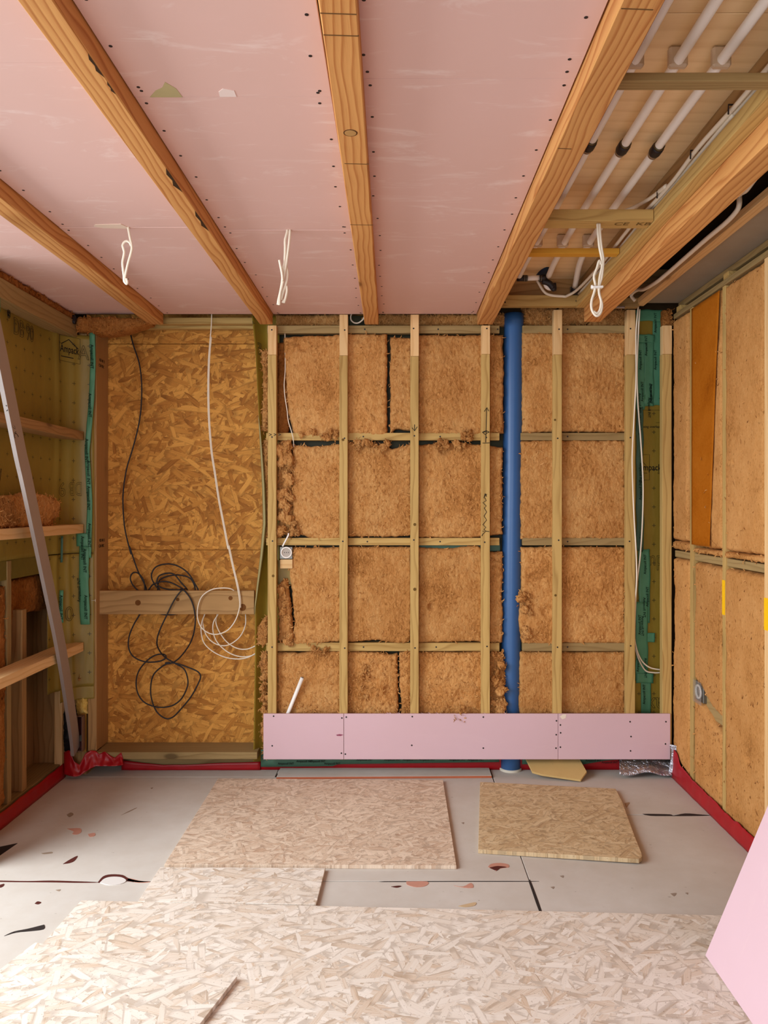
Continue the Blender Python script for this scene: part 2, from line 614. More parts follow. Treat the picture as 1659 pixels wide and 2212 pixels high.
def sheet(name, fn, nu, nv, mat, parent=None, thick=0.0012, smooth=True, uv=None):
    V, Fc = [], []
    for j in range(nv + 1):
        for i in range(nu + 1):
            V.append(fn(i / nu, j / nv))
    for j in range(nv):
        for i in range(nu):
            a = j * (nu + 1) + i
            Fc.append((a, a + 1, a + nu + 2, a + nu + 1))
    o = mkobj(name, V, Fc, mat, parent, smooth)
    if uv:
        lay = o.data.uv_layers.new(name='print')
        co = [uv(i / nu, j / nv) for j in range(nv + 1) for i in range(nu + 1)]
        for lp in o.data.loops:
            lay.data[lp.index].uv = co[lp.vertex_index]
    if thick:
        md = o.modifiers.new('thickness', 'SOLIDIFY')
        md.thickness = thick
        md.offset = 0
    return o


def tuft_geo(points, normals, rnd, lmin=0.006, lmax=0.026, w=0.0024):
    V, Fc = [], []
    for p, nr in zip(points, normals):
        p, nr = Vector(p), Vector(nr)
        a = Vector((rnd.uniform(-1, 1), rnd.uniform(-1, 1), rnd.uniform(-1, 1)))
        t = (a - nr * a.dot(nr) * 0.8).normalized()
        s = t.cross(nr).normalized()
        L = rnd.uniform(lmin, lmax)
        ww = w * rnd.uniform(0.5, 1.6)
        up = rnd.uniform(0.15, 0.45) * L
        b = len(V)
        for k, (al, hgt, wd) in enumerate(((0, 0, .6), (.4, .8, 1), (.75, 1, .8), (1, .6, .25))):
            c = p + t * (al * L) + nr * (hgt * up) + s * (math.sin(al * 3) * L * 0.18)
            V += [tuple(c - s * (ww * wd)), tuple(c + s * (ww * wd) + nr * 0.001)]
        for k in range(3):
            Fc.append((b + 2 * k, b + 2 * k + 1, b + 2 * k + 3, b + 2 * k + 2))
    return V, Fc


SEED = [0]


def batt(name, plane, a0, a1, b0, b1, front, thick, mat, amp=0.010, edge=0.007, res=0.0058, bulge=0.008,
         fine=0.0066, tufts=150, top=None, bottom=None, left=None, right=None, hollow=()):
    """wood fibre batt: a rough cushion with uneven edges. a: along the wall, b: height, front: plane of its face.
    top/bottom/left/right: profiles [(s, offset m)], hollow: pits (a, b, radius, depth)"""
    SEED[0] += 1
    sd = SEED[0] * 3.17
    nu = max(4, int((a1 - a0) / res))
    nv = max(4, int((b1 - b0) / res))
    s, t = np.meshgrid(np.linspace(0, 1, nu + 1), np.linspace(0, 1, nv + 1))

    def prof(pr, q):
        return np.interp(q, [x[0] for x in pr], [x[1] for x in pr]) if pr else 0.0
    la, lb = a1 - a0, b1 - b0
    uL = a0 + edge * (1.2 * perlin(t * lb * 9, sd, 1.1) + 0.9 * perlin(t * lb * 45, sd, 2.2)) + prof(left, t)
    uR = a1 + edge * (1.2 * perlin(t * lb * 9, sd, 3.1) + 0.9 * perlin(t * lb * 45, sd, 4.2)) + prof(right, t)
    vB = b0 + edge * (1.2 * perlin(s * la * 9, sd, 5.1) + 0.9 * perlin(s * la * 45, sd, 6.2)) + prof(bottom, s)
    vT = b1 + edge * (1.2 * perlin(s * la * 9, sd, 7.1) + 0.9 * perlin(s * la * 45, sd, 8.2)) + prof(top, s)
    u = uL + (uR - uL) * s
    v = vB + (vT - vB) * t
    d = np.minimum(np.minimum(s, 1 - s) * la, np.minimum(t, 1 - t) * lb)
    rc = min(0.022, la * 0.4, lb * 0.4)
    k = 1 - np.clip(d / rc, 0, 1)
    w = -rc * 0.9 * (1 - np.sqrt(np.clip(1 - k * k, 0, 1)))
    w = w + bulge * np.clip(d / 0.09, 0, 1)
    w = w + amp * fbm(u * 8, v * 8, sd, 3)
    w = w + fine * (1 - 2.0 * np.abs(perlin(u * 48 + 1.6 * perlin(u * 17, v * 17, sd), v * 25 + 1.2 * perlin(u * 15, v * 15, sd + 2), sd)))
    w = w + fine * 0.8 * perlin(u * 110, v * 80, sd + 9)
    edgeness = np.clip(1 - d / 0.05, 0, 1)
    w = w + edgeness * fine * 1.8 * perlin(u * 38, v * 38, sd + 4)
    for (ha, hb, hr, hd) in hollow:
        q = np.sqrt((u - ha) ** 2 + (v - hb) ** 2) / hr
        w = w - hd * np.clip(1 - q * q + 0.5 * perlin(u * 60, v * 60, sd), 0, 1)
    # outer ring: the sides go back to the wall
    pu = np.pad(u, 1, mode='edge')
    pv = np.pad(v, 1, mode='edge')
    pw = np.pad(w, 1, mode='edge')
    pw[0, :] = pw[-1, :] = -thick
    pw[:, 0] = pw[:, -1] = -thick
    if plane == 'back':
        V = np.stack([pu, front - pw, pv], -1)
        nrm = (0, -1, 0)
    elif plane == 'right':
        V = np.stack([front - pw, pu, pv], -1)
        nrm = (-1, 0, 0)
    else:
        V = np.stack([front + pw, pu, pv], -1)
        nrm = (1, 0, 0)
    R, C = pu.shape
    idx = np.arange(R * C).reshape(R, C)
    q = np.stack([idx[:-1, :-1], idx[:-1, 1:], idx[1:, 1:], idx[1:, :-1]], -1).reshape(-1, 4)
    if plane == 'right':
        q = q[:, ::-1]
    o = mkobj(name, V.reshape(-1, 3), q.tolist(), mat, smooth=True)
    if tufts:
        rnd = random.Random(SEED[0] * 13)
        inner = V[1:-1, 1:-1]
        pts, nrs = [], []
        for _ in range(int(tufts * 1.6)):
            if rnd.random() < 0.22:
                e = rnd.random() ** 2 * 0.05
                if rnd.random() < 0.5:
                    ss, tt = rnd.random(), min(1, e / lb) if rnd.random() < .5 else max(0, 1 - e / lb)
                else:
                    tt, ss = rnd.random(), min(1, e / la) if rnd.random() < .5 else max(0, 1 - e / la)
            else:
                ss, tt = rnd.random(), rnd.random()
            i, j = int(round(ss * nu)), int(round(tt * nv))
            pts.append(inner[j, i])
            nrs.append(nrm)
        tv, tf = tuft_geo(pts, nrs, rnd)
        c = mkobj('loose_fibre', tv, tf, mat, o)
        c['kind'] = 'stuff'
    return o


def _disc(name, nrm, r=0.0046, h=0.0012, sides=10):
    nrm = Vector(nrm)
    a = nrm.orthogonal().normalized()
    b = nrm.cross(a)
    V, Fc = [], []
    for hh, rr in ((-0.002, r), (h * 0.6, r), (h, r * 0.6)):
        for k in range(sides):
            th = 2 * PI * k / sides
            V.append(tuple(a * (rr * math.cos(th)) + b * (rr * math.sin(th)) + nrm * hh))
    for l in range(2):
        for k in range(sides):
            k2 = (k + 1) % sides
            Fc.append((l * sides + k, l * sides + k2, (l + 1) * sides + k2, (l + 1) * sides + k))
    Fc.append(tuple(2 * sides + k for k in range(sides)))
    me = bpy.data.meshes.new(name)
    me.from_pydata(V, [], Fc)
    me.materials.append(BLACK)
    return me


SCREW = {'down': _disc('screw_down', (0, 0, -1)), 'back': _disc('screw_back', (0, -1, 0)), 'right': _disc('screw_right', (-1, 0, 0))}


def screw(side, loc, parent):
    return link('screw', SCREW[side], loc, parent)


FONTS = {}


def letters(text, loc, size, rot, mat, parent, outline=False, sx=1.0, name='lettering'):
    key = (text, size, outline, mat.name)
    if key not in FONTS:
        c = bpy.data.curves.new('lettering', 'FONT')
        c.body = text
        c.size = size
        c.resolution_u = 3
        if outline:
            c.fill_mode = 'NONE'
            c.bevel_depth = 0.0011
            c.bevel_resolution = 0
        else:
            c.extrude = 0.0002
            c.offset = size * 0.012
        tmp = bpy.data.objects.new('lettering', c)
        COL.objects.link(tmp)
        bpy.context.view_layer.update()
        me = bpy.data.meshes.new_from_object(tmp.evaluated_get(bpy.context.evaluated_depsgraph_get()))
        bpy.data.objects.remove(tmp)
        me.materials.clear()
        me.materials.append(mat)
        FONTS[key] = me
    o = link(name, FONTS[key], loc, parent, rot)
    o.scale = (sx, 1, 1)
    return o


def strokes(name, lines, r, mat, parent):
    V, Fc = [], []
    for ln in lines:
        v, f = tube_geo([Vector(p) for p in ln], r, 5)
        b = len(V)
        V += v
        Fc += [tuple(i + b for i in g) for g in f]
    return mkobj(name, V, Fc, mat, parent)


def lumps(parent, plane_y, px0, px1, py0, py1, count, r0, r1, mat, seed=0, name='loose_tuft'):
    """torn, rolled-up flocks of wool gathered in one part"""
    rnd = random.Random(seed + 5)
    V, Fc = [], []
    bm = bmesh.new()
    bmesh.ops.create_icosphere(bm, subdivisions=4, radius=1.0)
    base = np.array([v.co[:] for v in bm.verts])
    fs = [[v.index for v in f.verts] for f in bm.faces]
    bm.free()
    for k in range(count):
        px, py = rnd.uniform(px0, px1), rnd.uniform(py0, py1)
        r = rnd.uniform(r0, r1)
        c = np.array(P(px, py, plane_y))
        c[1] -= r * .2
        st = np.array([rnd.uniform(.7, 1.1), rnd.uniform(.5, .8), rnd.uniform(.8, 1.5)])
        q = base + 17.3 * k + seed
        d = .95 + .70 * fbm(q[:, 0] * 1.2, q[:, 1] * 1.2, q[:, 2] * .8, 4) + .16 * (1 - 2.4 * np.abs(perlin(q[:, 0] * 3.6, q[:, 1] * 3.6, q[:, 2] * 3.6)))
        d = np.clip(d, .25, 2.2)
        a = rnd.uniform(-.9, .9)
        p = base * d[:, None] * st * r
        p = np.stack([p[:, 0] * math.cos(a) - p[:, 2] * math.sin(a), p[:, 1], p[:, 0] * math.sin(a) + p[:, 2] * math.cos(a)], -1) + c
        b = len(V)
        V += p.tolist()
        Fc += [[i + b for i in f] for f in fs]
        pick = rnd.sample(range(len(p)), 26)
        pick = [i for i in pick if p[i][1] < c[1]]
        nn = (p[pick] - c) / np.linalg.norm(p[pick] - c, axis=1)[:, None]
        tv, tf = tuft_geo(p[pick], nn, rnd, .010, .026)
        b = len(V)
        V += tv
        Fc += [[i + b for i in f] for f in tf]
    o = mkobj(name, V, Fc, mat, parent, True)
    o['kind'] = 'stuff'
    return o

# ================================================================== THE SHELL
YBACK, XL, XR = 4.475, -1.86, 1.548         # back sheathing, faces of left and right wall
PZ, JZ = H + 1.069, H + 1.012               # underside of plasterboard, underside of joists

# floor: dark slab with loose-laid grey boards on it
floor = S(box('floor', (-2.3, 1.9), (-2.2, 4.75), (-0.12, -0.014), SLABM, bevel=0))


def floor_panel(x, y, m=None):
    return box('floor_panel', x, y, (-0.013, 0.0), m or FLOORM, floor, 0.001)


floor_panel((-2.1, 0.5345), (3.087, 4.268))
floor_panel((-2.1, 0.5345), (2.0, 3.0815))
floor_panel((-2.1, 0.5345), (-2.0, 1.997))
floor_panel((0.5405, 1.75), (3.752, 4.60))
floor_panel((0.5385, 1.75), (2.58, 3.744))
floor_panel((0.5405, 1.75), (-2.0, 2.577))
floor_panel((-2.1, -0.672), (4.272, 4.60))
floor_panel((-0.668, 0.5345), (4.34, 4.60))

# ceiling: upper deck, plasterboard between the joists, plywood in the open bay
ceiling = S(box('ceiling', (-2.3, 1.9), (-2.2, 4.75), (2.83, 2.93), DARKW, bevel=0))
J = {1: (-1.379, -1.296), 2: (-0.7585, -0.686), 3: (-0.1735, -0.0958), 4: (0.4535, 0.540), 5: (1.043, 1.134)}


def ceiling_panel(x, y, rows, zoff=0.0, lead=None):
    p = box('plasterboard_panel', x, y, (PZ + zoff, PZ + 0.0125 + zoff), PINK, ceiling, 0.0012)
    for side in rows:
        xx = x[0] + 0.028 if side == 'l' else x[1] - 0.028
        yy = y[0] + 0.03
        while yy < y[1] - 0.015:
            if yy > 1.4:
                screw('down', (xx + rng.uniform(-.008, .008), yy, PZ + zoff), p)
            yy += rng.uniform(0.15, 0.21)
        screw('down', (xx, y[1] - 0.03, PZ + zoff), p)
    return p


YE = 4.286
for x0, x1, joints, rows in ((-1.80, J[1][0] - .003, [], ('r',)), (J[1][1] + .003, J[2][0] - .003, [1.857, 2.95], ('l',)),
                             (J[2][1] + .003, -0.168, [2.011, 2.979], ('l', 'r')), (-0.098, J[4][0] - .004, [1.924], ('l', 'r'))):
    ys = [-0.6] + joints + [YE]
    for k in range(len(ys) - 1):
        ceiling_panel((x0, x1), (ys[k] + .0012, ys[k + 1] - .0012), rows, 0.0008 * (k % 2))
# torn paper patch and filler smear beside the second joist
tp = FY(211, PZ)
patch = prism('torn_patch', [(X(325, tp), tp - .004), (X(395, tp), tp - .004), (X(388, 2.0), tp - .045), (X(372, 2.0), tp - .075), (X(360, 2.0), tp - .05), (X(342, 2.0), tp - .035)],
              PZ - .0012, PZ + .001, plain('torn_plaster_core', (196, 182, 134), .9, .1, var=.2), ceiling, bevel=0)
prism('torn_patch', [(X(476, tp), tp - .006), (X(512, tp), tp - .006), (X(512, tp), tp - .035), (X(490, tp), tp - .045), (X(478, tp), tp - .03)],
      PZ - .0012, PZ + .001, plain('filler_smear', (232, 212, 204), .9, .1), ceiling, bevel=0)
ts = FY(491, PZ)
prism('filler_smear', [(X(212, ts), ts - .03), (X(268, ts), ts - .035), (X(276, ts), ts - .004), (X(280, ts), ts + .012), (X(222, ts), ts + .006), (X(205, ts), ts - .01)],
      PZ - .0014, PZ + .001, plain('filler_cream', (228, 204, 184), .9, .1), ceiling, bevel=0)

PLYZ = H + 1.262
for y0, y1 in ((-0.6, FY(28, PLYZ)), (FY(28, PLYZ) + .003, 4.285)):
    box('plywood_panel', (J[4][1] - .05, 1.06), (y0, y1), (PLYZ, PLYZ + .018), PLY['X'], ceiling)

# walls
wall_back = S(box('wall_back', (-2.3, 1.9), (YBACK + 0.022, 4.75), (-0.1, 2.9), DARKW, bevel=0))
zj1, zj2 = Z(743, YBACK), Z(1188, YBACK)
for z0, z1 in ((0.10, zj2 - .001), (zj2 + .001, zj1 - .0015), (zj1 + .0015, 2.62)):
    box('strand_panel', (-1.80, 1.60), (YBACK, YBACK + .018), (z0, z1), OSBW, wall_back, .001)
wall_right = S(box('wall_right', (1.66, 1.9), (-2.2, 4.75), (-0.1, 2.9), DARKW, bevel=0))
wall_left = S(box('wall_left', (-2.3, -2.03), (3.22, 4.75), (-0.1, 2.9), DARKW, bevel=0))
V, Fc = [], []
for bx_, bz_ in (((-2.3, -2.05), (-.1, 2.9)), ((.25, 1.9), (-.1, 2.9)), ((-2.05, .25), (-.1, .3)), ((-2.05, .25), (2.58, 2.9))):  # unseen rear wall, its opening shaped to let the added fill through
    b_ = len(V)
    V += boxverts(bx_, (-2.35, -2.2), bz_)
    Fc += [tuple(i + b_ for i in f) for f in BOXF]
S(mkobj('wall_rear', V, Fc, DARKW))

# ================================================================== JOISTS AND CEILING TIMBER
def screwheads(o, pts, side='back'):
    for p in pts:
        screw(side, p, o)


JT = 2.75
jl = {1: 'orange pine joist nearest the left wall, crossing the pink ceiling',
      2: "orange pine joist from the picture's top left corner to the first wall batten",
      3: 'orange pine joist in the middle of the ceiling with a round knot in its underside',
      4: 'orange pine joist between the pink ceiling and the open bay of white pipes',
      5: 'broad orange pine joist right of the open pipe bay, cables along its right side'}
for k in (1, 2, 4, 5):
    y1 = 4.288 if k != 5 else 4.262
    T(box('ceiling_joist', J[k], (-0.6, y1), (JZ if k != 5 else H + 1.020, JT), JOIST['Y'], None, .003), jl[k], 'joist', 'ceiling joists')
j3 = T(beam('ceiling_joist', (-0.1035, -0.6, (JZ + JT) / 2), (-0.1347, 4.288, (JZ + JT) / 2), .0777, JT - JZ, JOIST['X'], bevel=.003), jl[3], 'joist', 'ceiling joists')
for j_, pys_ in ((j3, ((28, 692, 770), (75, 699, 775), (353, 744, 797), (485, 757, 806))), (bpy.data.objects['ceiling_joist.002'], ((18, 1342, 1412), (320, 1205, 1235)))):
    for py_, a_, b_ in pys_:
        y_ = FY(py_, JZ)
        strokes('pencil_line', [[(X(a_, y_), y_, JZ - .0002), (X(b_, y_), y_ + .004, JZ - .0002)]], .0014, plain('pencil', (104, 74, 44), .8, .1), j_)
for py_, w_, l_ in ((142, .006, .05), (390, .010, .09), (478, .009, .10), (190, .004, .03)):
    y_ = FY(py_, JZ)
    V = [(J[2][1] - .002 - w_ * q_, y_ + l_ * p_, JZ - .0006) for p_, q_ in ((-1, .0), (-.5, 1.2), (0, .7), (.4, 1.5), (.8, .4), (1, 0), (.5, -.1), (-.5, -.1))]
    mkobj('dark_stain', V, [tuple(range(8))], plain('scorch', (70, 48, 30), .9, .1, var=.4), bpy.data.objects['ceiling_joist.001'])
kn = Vector(P(757, 287, FY(287, JZ)))
V, Fc = tube_geo([kn + Vector((0, 0, .004)), kn - Vector((0, 0, .0012))], .016, 16)
mkobj('knot', V, Fc, plain('knot_core', (196, 150, 92), .8, .1, var=.3), j3)
V, Fc = tube_geo([kn + Vector((0, 0, .004)), kn - Vector((0, 0, .0006))], .0195, 16)
mkobj('knot_ring', V, Fc, plain('knot_bark', (96, 62, 36), .9, .1), j3)

T(box('joist_ledger', (.992, 1.042), (-.6, 4.24), (H + 1.092, H + 1.144), TREAT['Y']),
  'greenish knotty ledger batten fixed to the left side of the broad right joist', 'batten')
N = []
b1 = H + 1.095
N.append(T(box('noggin', (.541, .99), (1.985, 2.030), (b1 + .002, b1 + .0245), TREATD['X']),
           'treated noggin nearest the camera crossing the pipe bay', 'noggin', 'noggins across the pipe bay'))
n2 = T(box('noggin', (.541, .99), (FY(477, b1), FY(477, b1) + .082), (b1, b1 + .045), TREAT['X']),
       'thick treated noggin with printed marks from which a white cable loop hangs', 'noggin', 'noggins across the pipe bay')
letters('CE  KB . D', (X(1327, 2.98), 2.998, b1 - .0006), .042, (PI, 0, 0), plain('faint_print', (120, 96, 54), .8, .1), n2, sx=1.15)
yb = FY(547.5, H + 1.117)
T(box('noggin', (.541, .99), (yb, yb + .05), (H + 1.117, H + 1.141), YELL['X']),
  'thin bright yellow noggin beyond the cable loop', 'noggin', 'noggins across the pipe bay')
n4 = T(box('noggin', (.545, 1.040), (4.225, 4.268), (Z(661, 4.225), Z(642, 4.225) + .012), TREAT['X']),
       'greenish noggin at the far end of the pipe bay above the blue drain pipe', 'noggin', 'noggins across the pipe bay')
screwheads(n4, [(X(1091, 4.225), 4.2245, Z(653, 4.225)), (X(1245, 4.225), 4.2245, Z(650, 4.225))])
T(box('noggin', (1.137, 1.335), (4.225, 4.268), (Z(663, 4.225), Z(643, 4.225)), TREATD['X']),
  'short noggin at the wall between the broad joist and the grey soffit', 'noggin')
T(box('rim_board', (.541, 1.042), (4.272, 4.290), (H + 1.125, PLYZ), BROWN['X']),
  'dark brown rim board closing the far end of the pipe bay', 'board')
T(box('rim_board', (1.137, 1.60), (4.272, 4.290), (H + 1.14, 2.82), BROWN['X']),
  'dark brown rim board behind the cables right of the broad joist', 'board')
T(box('joist_liner', (1.024, 1.0415), (-.6, 4.26), (H + 1.146, PLYZ - .001), BROWN['Y']), 'reddish brown board above the ledger on the left side of the broad joist', 'board')
box('plywood_panel', (1.10, 1.36), (-.6, 4.27), (H + 1.245, H + 1.262), BROWN['Y'], ceiling)  # added board, lightens the unlit void right of the broad joist
T(box('soffit_ledger', (1.330, 1.376), (-.6, 4.27), (H + 1.110, H + 1.142), PALE['Y']),
  'pale pine batten along the edge of the grey soffit', 'batten')
T(box('soffit_board', (1.378, 1.655), (-.6, 4.282), (H + 1.130, H + 1.142), SOFFIT),
  'dusty grey soffit board above the right wall', 'board')

# top rails of the right wall
T(box('top_rail', (XR - .002, 1.60), (-.6, 4.28), (H + 1.040, H + 1.066), TREATD['Y']),
  'lower treated top rail along the right wall, directly above the fibre panels', 'rail')
up = T(box('top_rail', (1.573, 1.62), (-.6, 4.28), (H + 1.099, H + 1.128), TREATD['Y']),
       'upper treated top rail tucked under the grey soffit', 'rail')
for pyx in (1468, 1571):
    yy = 1.56 * F / (pyx - CX)
    box('spacer_block', (1.552, 1.60), (yy - .03, yy + .025), (H + 1.066, H + 1.099), TREAT['Y'], up)

# ================================================================== WHITE PIPES IN THE OPEN BAY
def clip(parent, x, y, z):
    m = Vector((x, y, z))
    box('pipe_clip', (x - .026, x + .026), (y - .012, y + .012), (z - .018, PLYZ - .001), CLIPM, parent, .006)


def coupling(parent, x, y, z):
    V, Fc = tube_geo([Vector((x, y - .030, z)), Vector((x, y - .022, z)), Vector((x, y + .012, z)), Vector((x, y + .018, z))], [.019, .021, .021, .019], 16)
    mkobj('coupling', V, Fc, BLACK, parent, True)
    V, Fc = tube_geo([Vector((x, y - .040, z)), Vector((x, y - .029, z))], .0185, 16)
    mkobj('coupling_ring', V, Fc, plain('bronze_ring', (96, 84, 58), .4, .5, .7), parent, True)
    V, Fc = tube_geo([Vector((x, y + .017, z)), Vector((x, y + .034, z))], .0175, 16)
    mkobj('coupling_ring', V, Fc, plain('clear_ring', (140, 116, 92), .3, .5), parent, True)


PD = 1.222
pz = H + PD
ends = {0: [(0.652, 3.80, pz), (0.656, 4.10, pz)],
        1: [(0.794, 3.80, pz), (0.8126, 4.09, pz)],
        2: [(0.915, 3.77, pz), (0.978, 4.20, pz - .026)]}
plab = ['white water pipe nearest the joist in the open bay', 'middle one of the three white water pipes in the open bay', 'white water pipe nearest the cables, rightmost of three']
pipes = []
for k, x in enumerate((.655, .775, .894)):
    p = tubes('water_pipe', [[(x, -.5, pz), (x, 1.5, pz), (x, 3.2, pz)] + ends[k]], .0148, WHITE, sides=16)
    T(p, plab[k], 'pipe', 'white pipes in the open bay')
    clip(p, x, FY(133, pz), pz)
    clip(p, x, FY(525, pz), pz)
    coupling(p, x, FY((313, 320, 325)[k], pz), pz)
    pipes.append(p)
# fittings at the far end
yf = 4.10
V, Fc = [], []
tubes('tee_fitting', [[P(1117, 601, yf), P(1139, 601, yf)]], .0165, BLACK, pipes[0], sides=12, sm=False)
tubes('tee_fitting', [[P(1166, 600, yf), P(1182, 600, yf)]], .0165, BLACK, pipes[0], sides=12, sm=False)
tubes('bend_fitting', [[P(1172, 607, yf + .01), P(1186, 612, yf + .01), P(1195, 622, yf + .01)]], .0165, BLACK, pipes[1], sides=12)
tubes('cross_pipe', [[P(1139, 601, yf), P(1166, 600, yf)]], .0135, WHITE, pipes[0], sides=14, sm=False)
for i in (0, 1, 8, 9):
    tubes('crimp_ring', [[P(1132 + 4 * i, 601, yf), P(1134 + 4 * i, 601, yf)]], .0172, METAL, pipes[0], sides=12, sm=False)
tubes('elbow_pipe', [[P(1178, 608, yf + .02), P(1181, 618, yf + .03), P(1188, 622, yf + .04), P(1194, 620, yf + .05)]], .014, WHITE, pipes[1], sides=14)
tubes('elbow_fitting', [[P(1190, 618, yf + .03), P(1197, 625, yf + .03), P(1196, 612, yf + .03)]], .013, BLACK, pipes[1], sides=12)
tubes('pipe_end', [[P(1243, 618, 4.20), P(1240, 630, 4.21)]], .0185, BLACK, pipes[2], sides=14, sm=False)
wp = box('wall_plate', (X(1232, 4.255), X(1264, 4.255)), (4.258, 4.270), (Z(637, 4.255), Z(619, 4.255)), METAL, pipes[2])
# dark blue tube above the pipes
T(tubes('vent_pipe', [[P(1192, 530, 3.95), P(1184, 560, 4.05), P(1170, 598, 4.22)]], .034, DBLUE, sides=18),
  'short dark blue pipe lying above the white pipes at the far end', 'pipe')

# ================================================================== BLUE DRAIN PIPE
YP = 4.395
dp = T(tubes('drain_pipe', [[(X(1110, YP), YP, 2.60), (X(1109, YP), YP, 2.2), (X(1105, YP), YP, 1.0), (X(1102.5, YP), YP, -.01)]], .0565, BLUE, sides=40),
       'blue vertical drain pipe standing between the insulation panels', 'pipe')
tubes('pipe_collar', [[(X(1102.5, YP), YP, .012), (X(1102.5, YP), YP, -.012)]], .064, plain('floor_foam', (214, 206, 190), .9, .1, var=.2), dp, sides=24, sm=False)

# ================================================================== BACK WALL BATTENS
YV, YH, TH = 4.290, 4.336, .044
pxv = [(578.3, 596.8), (733, 751), (886.5, 904.5), (1040, 1058.3), (1195.5, 1214), (1353.5, 1372), (1431, 1451)]
topy = [703, 681, 681, 703, 671, 671, 703]
vlab = ['wall batten at the edge of the strand board niche, under the second joist',
        'wall batten with pale top reaching the pink ceiling, just right of the socket',
        'wall batten under the middle of the ceiling with a black arrow pointing down',
        'wall batten beside the blue pipe with arrows and a zigzag drawn in black',
        'slender wall batten between two insulation panels right of the blue pipe',
        'wall batten left of the green taped strip with white cables beside it',
        'last wall batten in the right corner beside the fibre panels']
splice = [766.5, 768, 769.5, 765, 766, 766, 765]
VB = []
for k, (a, b) in enumerate(pxv):
    zt = Z(topy[k], YV)
    if k in (1, 2):
        zt = PZ - .001
    if k in (4, 5):
        zt = H + 1.095
    o = box('wall_batten', (X(a, YV), X(b, YV)), (YV, YV + TH + .001), (.09, Z(splice[k], YV)), TREAT['Z'])
    T(o, vlab[k], 'batten', 'vertical battens on the back wall')
    tpc = box('top_piece', (X(a, YV) + .001, X(b, YV) + .001), (YV - .002, YV + TH - .002), (Z(splice[k], YV) + .0006, zt), PALE['Z'], o)
    tpc['label'] = 'pale untreated top piece'
    VB.append(o)
# screws of the battens
for k, (a, b) in enumerate(pxv):
    m = (a + b) / 2
    for py in ((712, 'p'), (944, ''), (1169, ''), (1398, '')):
        if k == 6:
            continue
        screw('back', (X(m + rng.uniform(-3, 3), YV), YV - (.002 if py[1] else 0), Z(py[0] + rng.uniform(-3, 3), YV)), VB[k])
# marks drawn on the battens
def wmark(pts, k, r=.0019):
    return strokes('marker_line', [[(X(px, YV), YV - .0006, Z(py, YV)) for px, py in ln] for ln in pts], r, INK, VB[k])


def wm(pts):  # crop [1030,860] scale 6.91
    return [(1030 + x / 6.91, 860 + y / 6.91) for x, y in pts]


wmark([wm([(133, 660), (138, 480), (147, 150)]), wm([(112, 200), (150, 140), (178, 195)]), wm([(85, 672), (190, 668)]),
       wm([(82, 510), (140, 485), (185, 508)]), wm([(82, 510), (125, 545), (150, 520), (185, 508)]), wm([(95, 510), (150, 500)])], 3)
wmark([wm([(105, 1495), (125, 1425), (118, 1470), (148, 1432)]), wm([(125, 1425), (145, 1470)]),
       wm([(120, 1490), (140, 1530), (90, 1560), (140, 1610), (112, 1640), (145, 1700), (108, 1760), (145, 1820), (90, 1890), (135, 1930), (105, 1960), (135, 1985), (185, 1992)]),
       wm([(85, 1985), (130, 1990), (85, 2035), (75, 2060)])], 3)
wmark([[(895.5, 917), (895.5, 931)], [(890, 924), (895.5, 931), (901, 922)]], 2)
letters('> > >', (X(580.5, YV), YV - .0008, Z(943, YV)), .03, (PI / 2, 0, 0), INK, VB[0])
# dark knots in battens
for k, px, py, r in ((2, 896, 1133, .012), (2, 896, 1273, .013), (0, 590, 1244, .011), (1, 741, 950, .011), (4, 1200, 1286, .010), (4, 1199, 907, .009)):
    V, Fc = tube_geo([Vector((X(px, YV), YV + .01, Z(py, YV))), Vector((X(px, YV), YV - .0006, Z(py, YV)))], r * .7, 14)
    mkobj('knot', V, Fc, bpy.data.materials.get('dark_knot') or plain('dark_knot', (120, 90, 46), .8, .1, var=.4), VB[k])

hl = {}
rows = [(703, 719.5), (935, 951), (1162, 1178), (1389, 1406.5)]
hn = ['topmost cross batten left of the blue pipe, below the ceiling insulation strip', 'cross batten left of the blue pipe, between the first and second rows of insulation',
      'cross batten left of the blue pipe, just above the socket', 'lowest cross batten left of the blue pipe, above the bottom row of insulation']
hr = ['topmost cross batten right of the blue pipe', 'cross batten right of the blue pipe, below the first row of insulation',
      'cross batten right of the blue pipe, between the second and third rows of insulation', 'lowest cross batten right of the blue pipe']
for k, (a, b) in enumerate(rows):
    o = box('cross_batten', (X(575 + (k == 0) * 2, YH), X(1079, YH)), (YH, YH + TH), (Z(b, YH), Z(a, YH)), TREAT['X'] if k else TREATD['X'])
    T(o, hn[k], 'batten', 'cross battens on the back wall')
    for px in (790, 945, 1075)[: (3 if k == 0 else 2)]:
        screw('back', (X(px + rng.uniform(-6, 6), YH), YH, Z((a + b) / 2, YH)), o)
    o = box('cross_batten', (X(1129 - (k == 1) * 4, YH), X(1352, YH)), (YH, YH + TH), (Z(b, YH), Z(a, YH)), TREATD['X'])
    T(o, hr[k], 'batten', 'cross battens on the back wall')
    screw('back', (X(1226, YH), YH, Z((a + b) / 2, YH)), o)

# ================================================================== BACK WALL INSULATION
YI = 4.338


def bb(name, x0, x1, y0, y1, lab, mat=None, front=YI, group='insulation batts in the back wall', thick=.05, **kw):
    if name == 'insulation_scrap':
        thick = min(thick, .03)
    o = batt(name, 'back', X(x0, front), X(x1, front), Z(y1, front), Z(y0, front), front, thick, mat or WOOL, **kw)
    return T(o, lab, 'insulation', group)


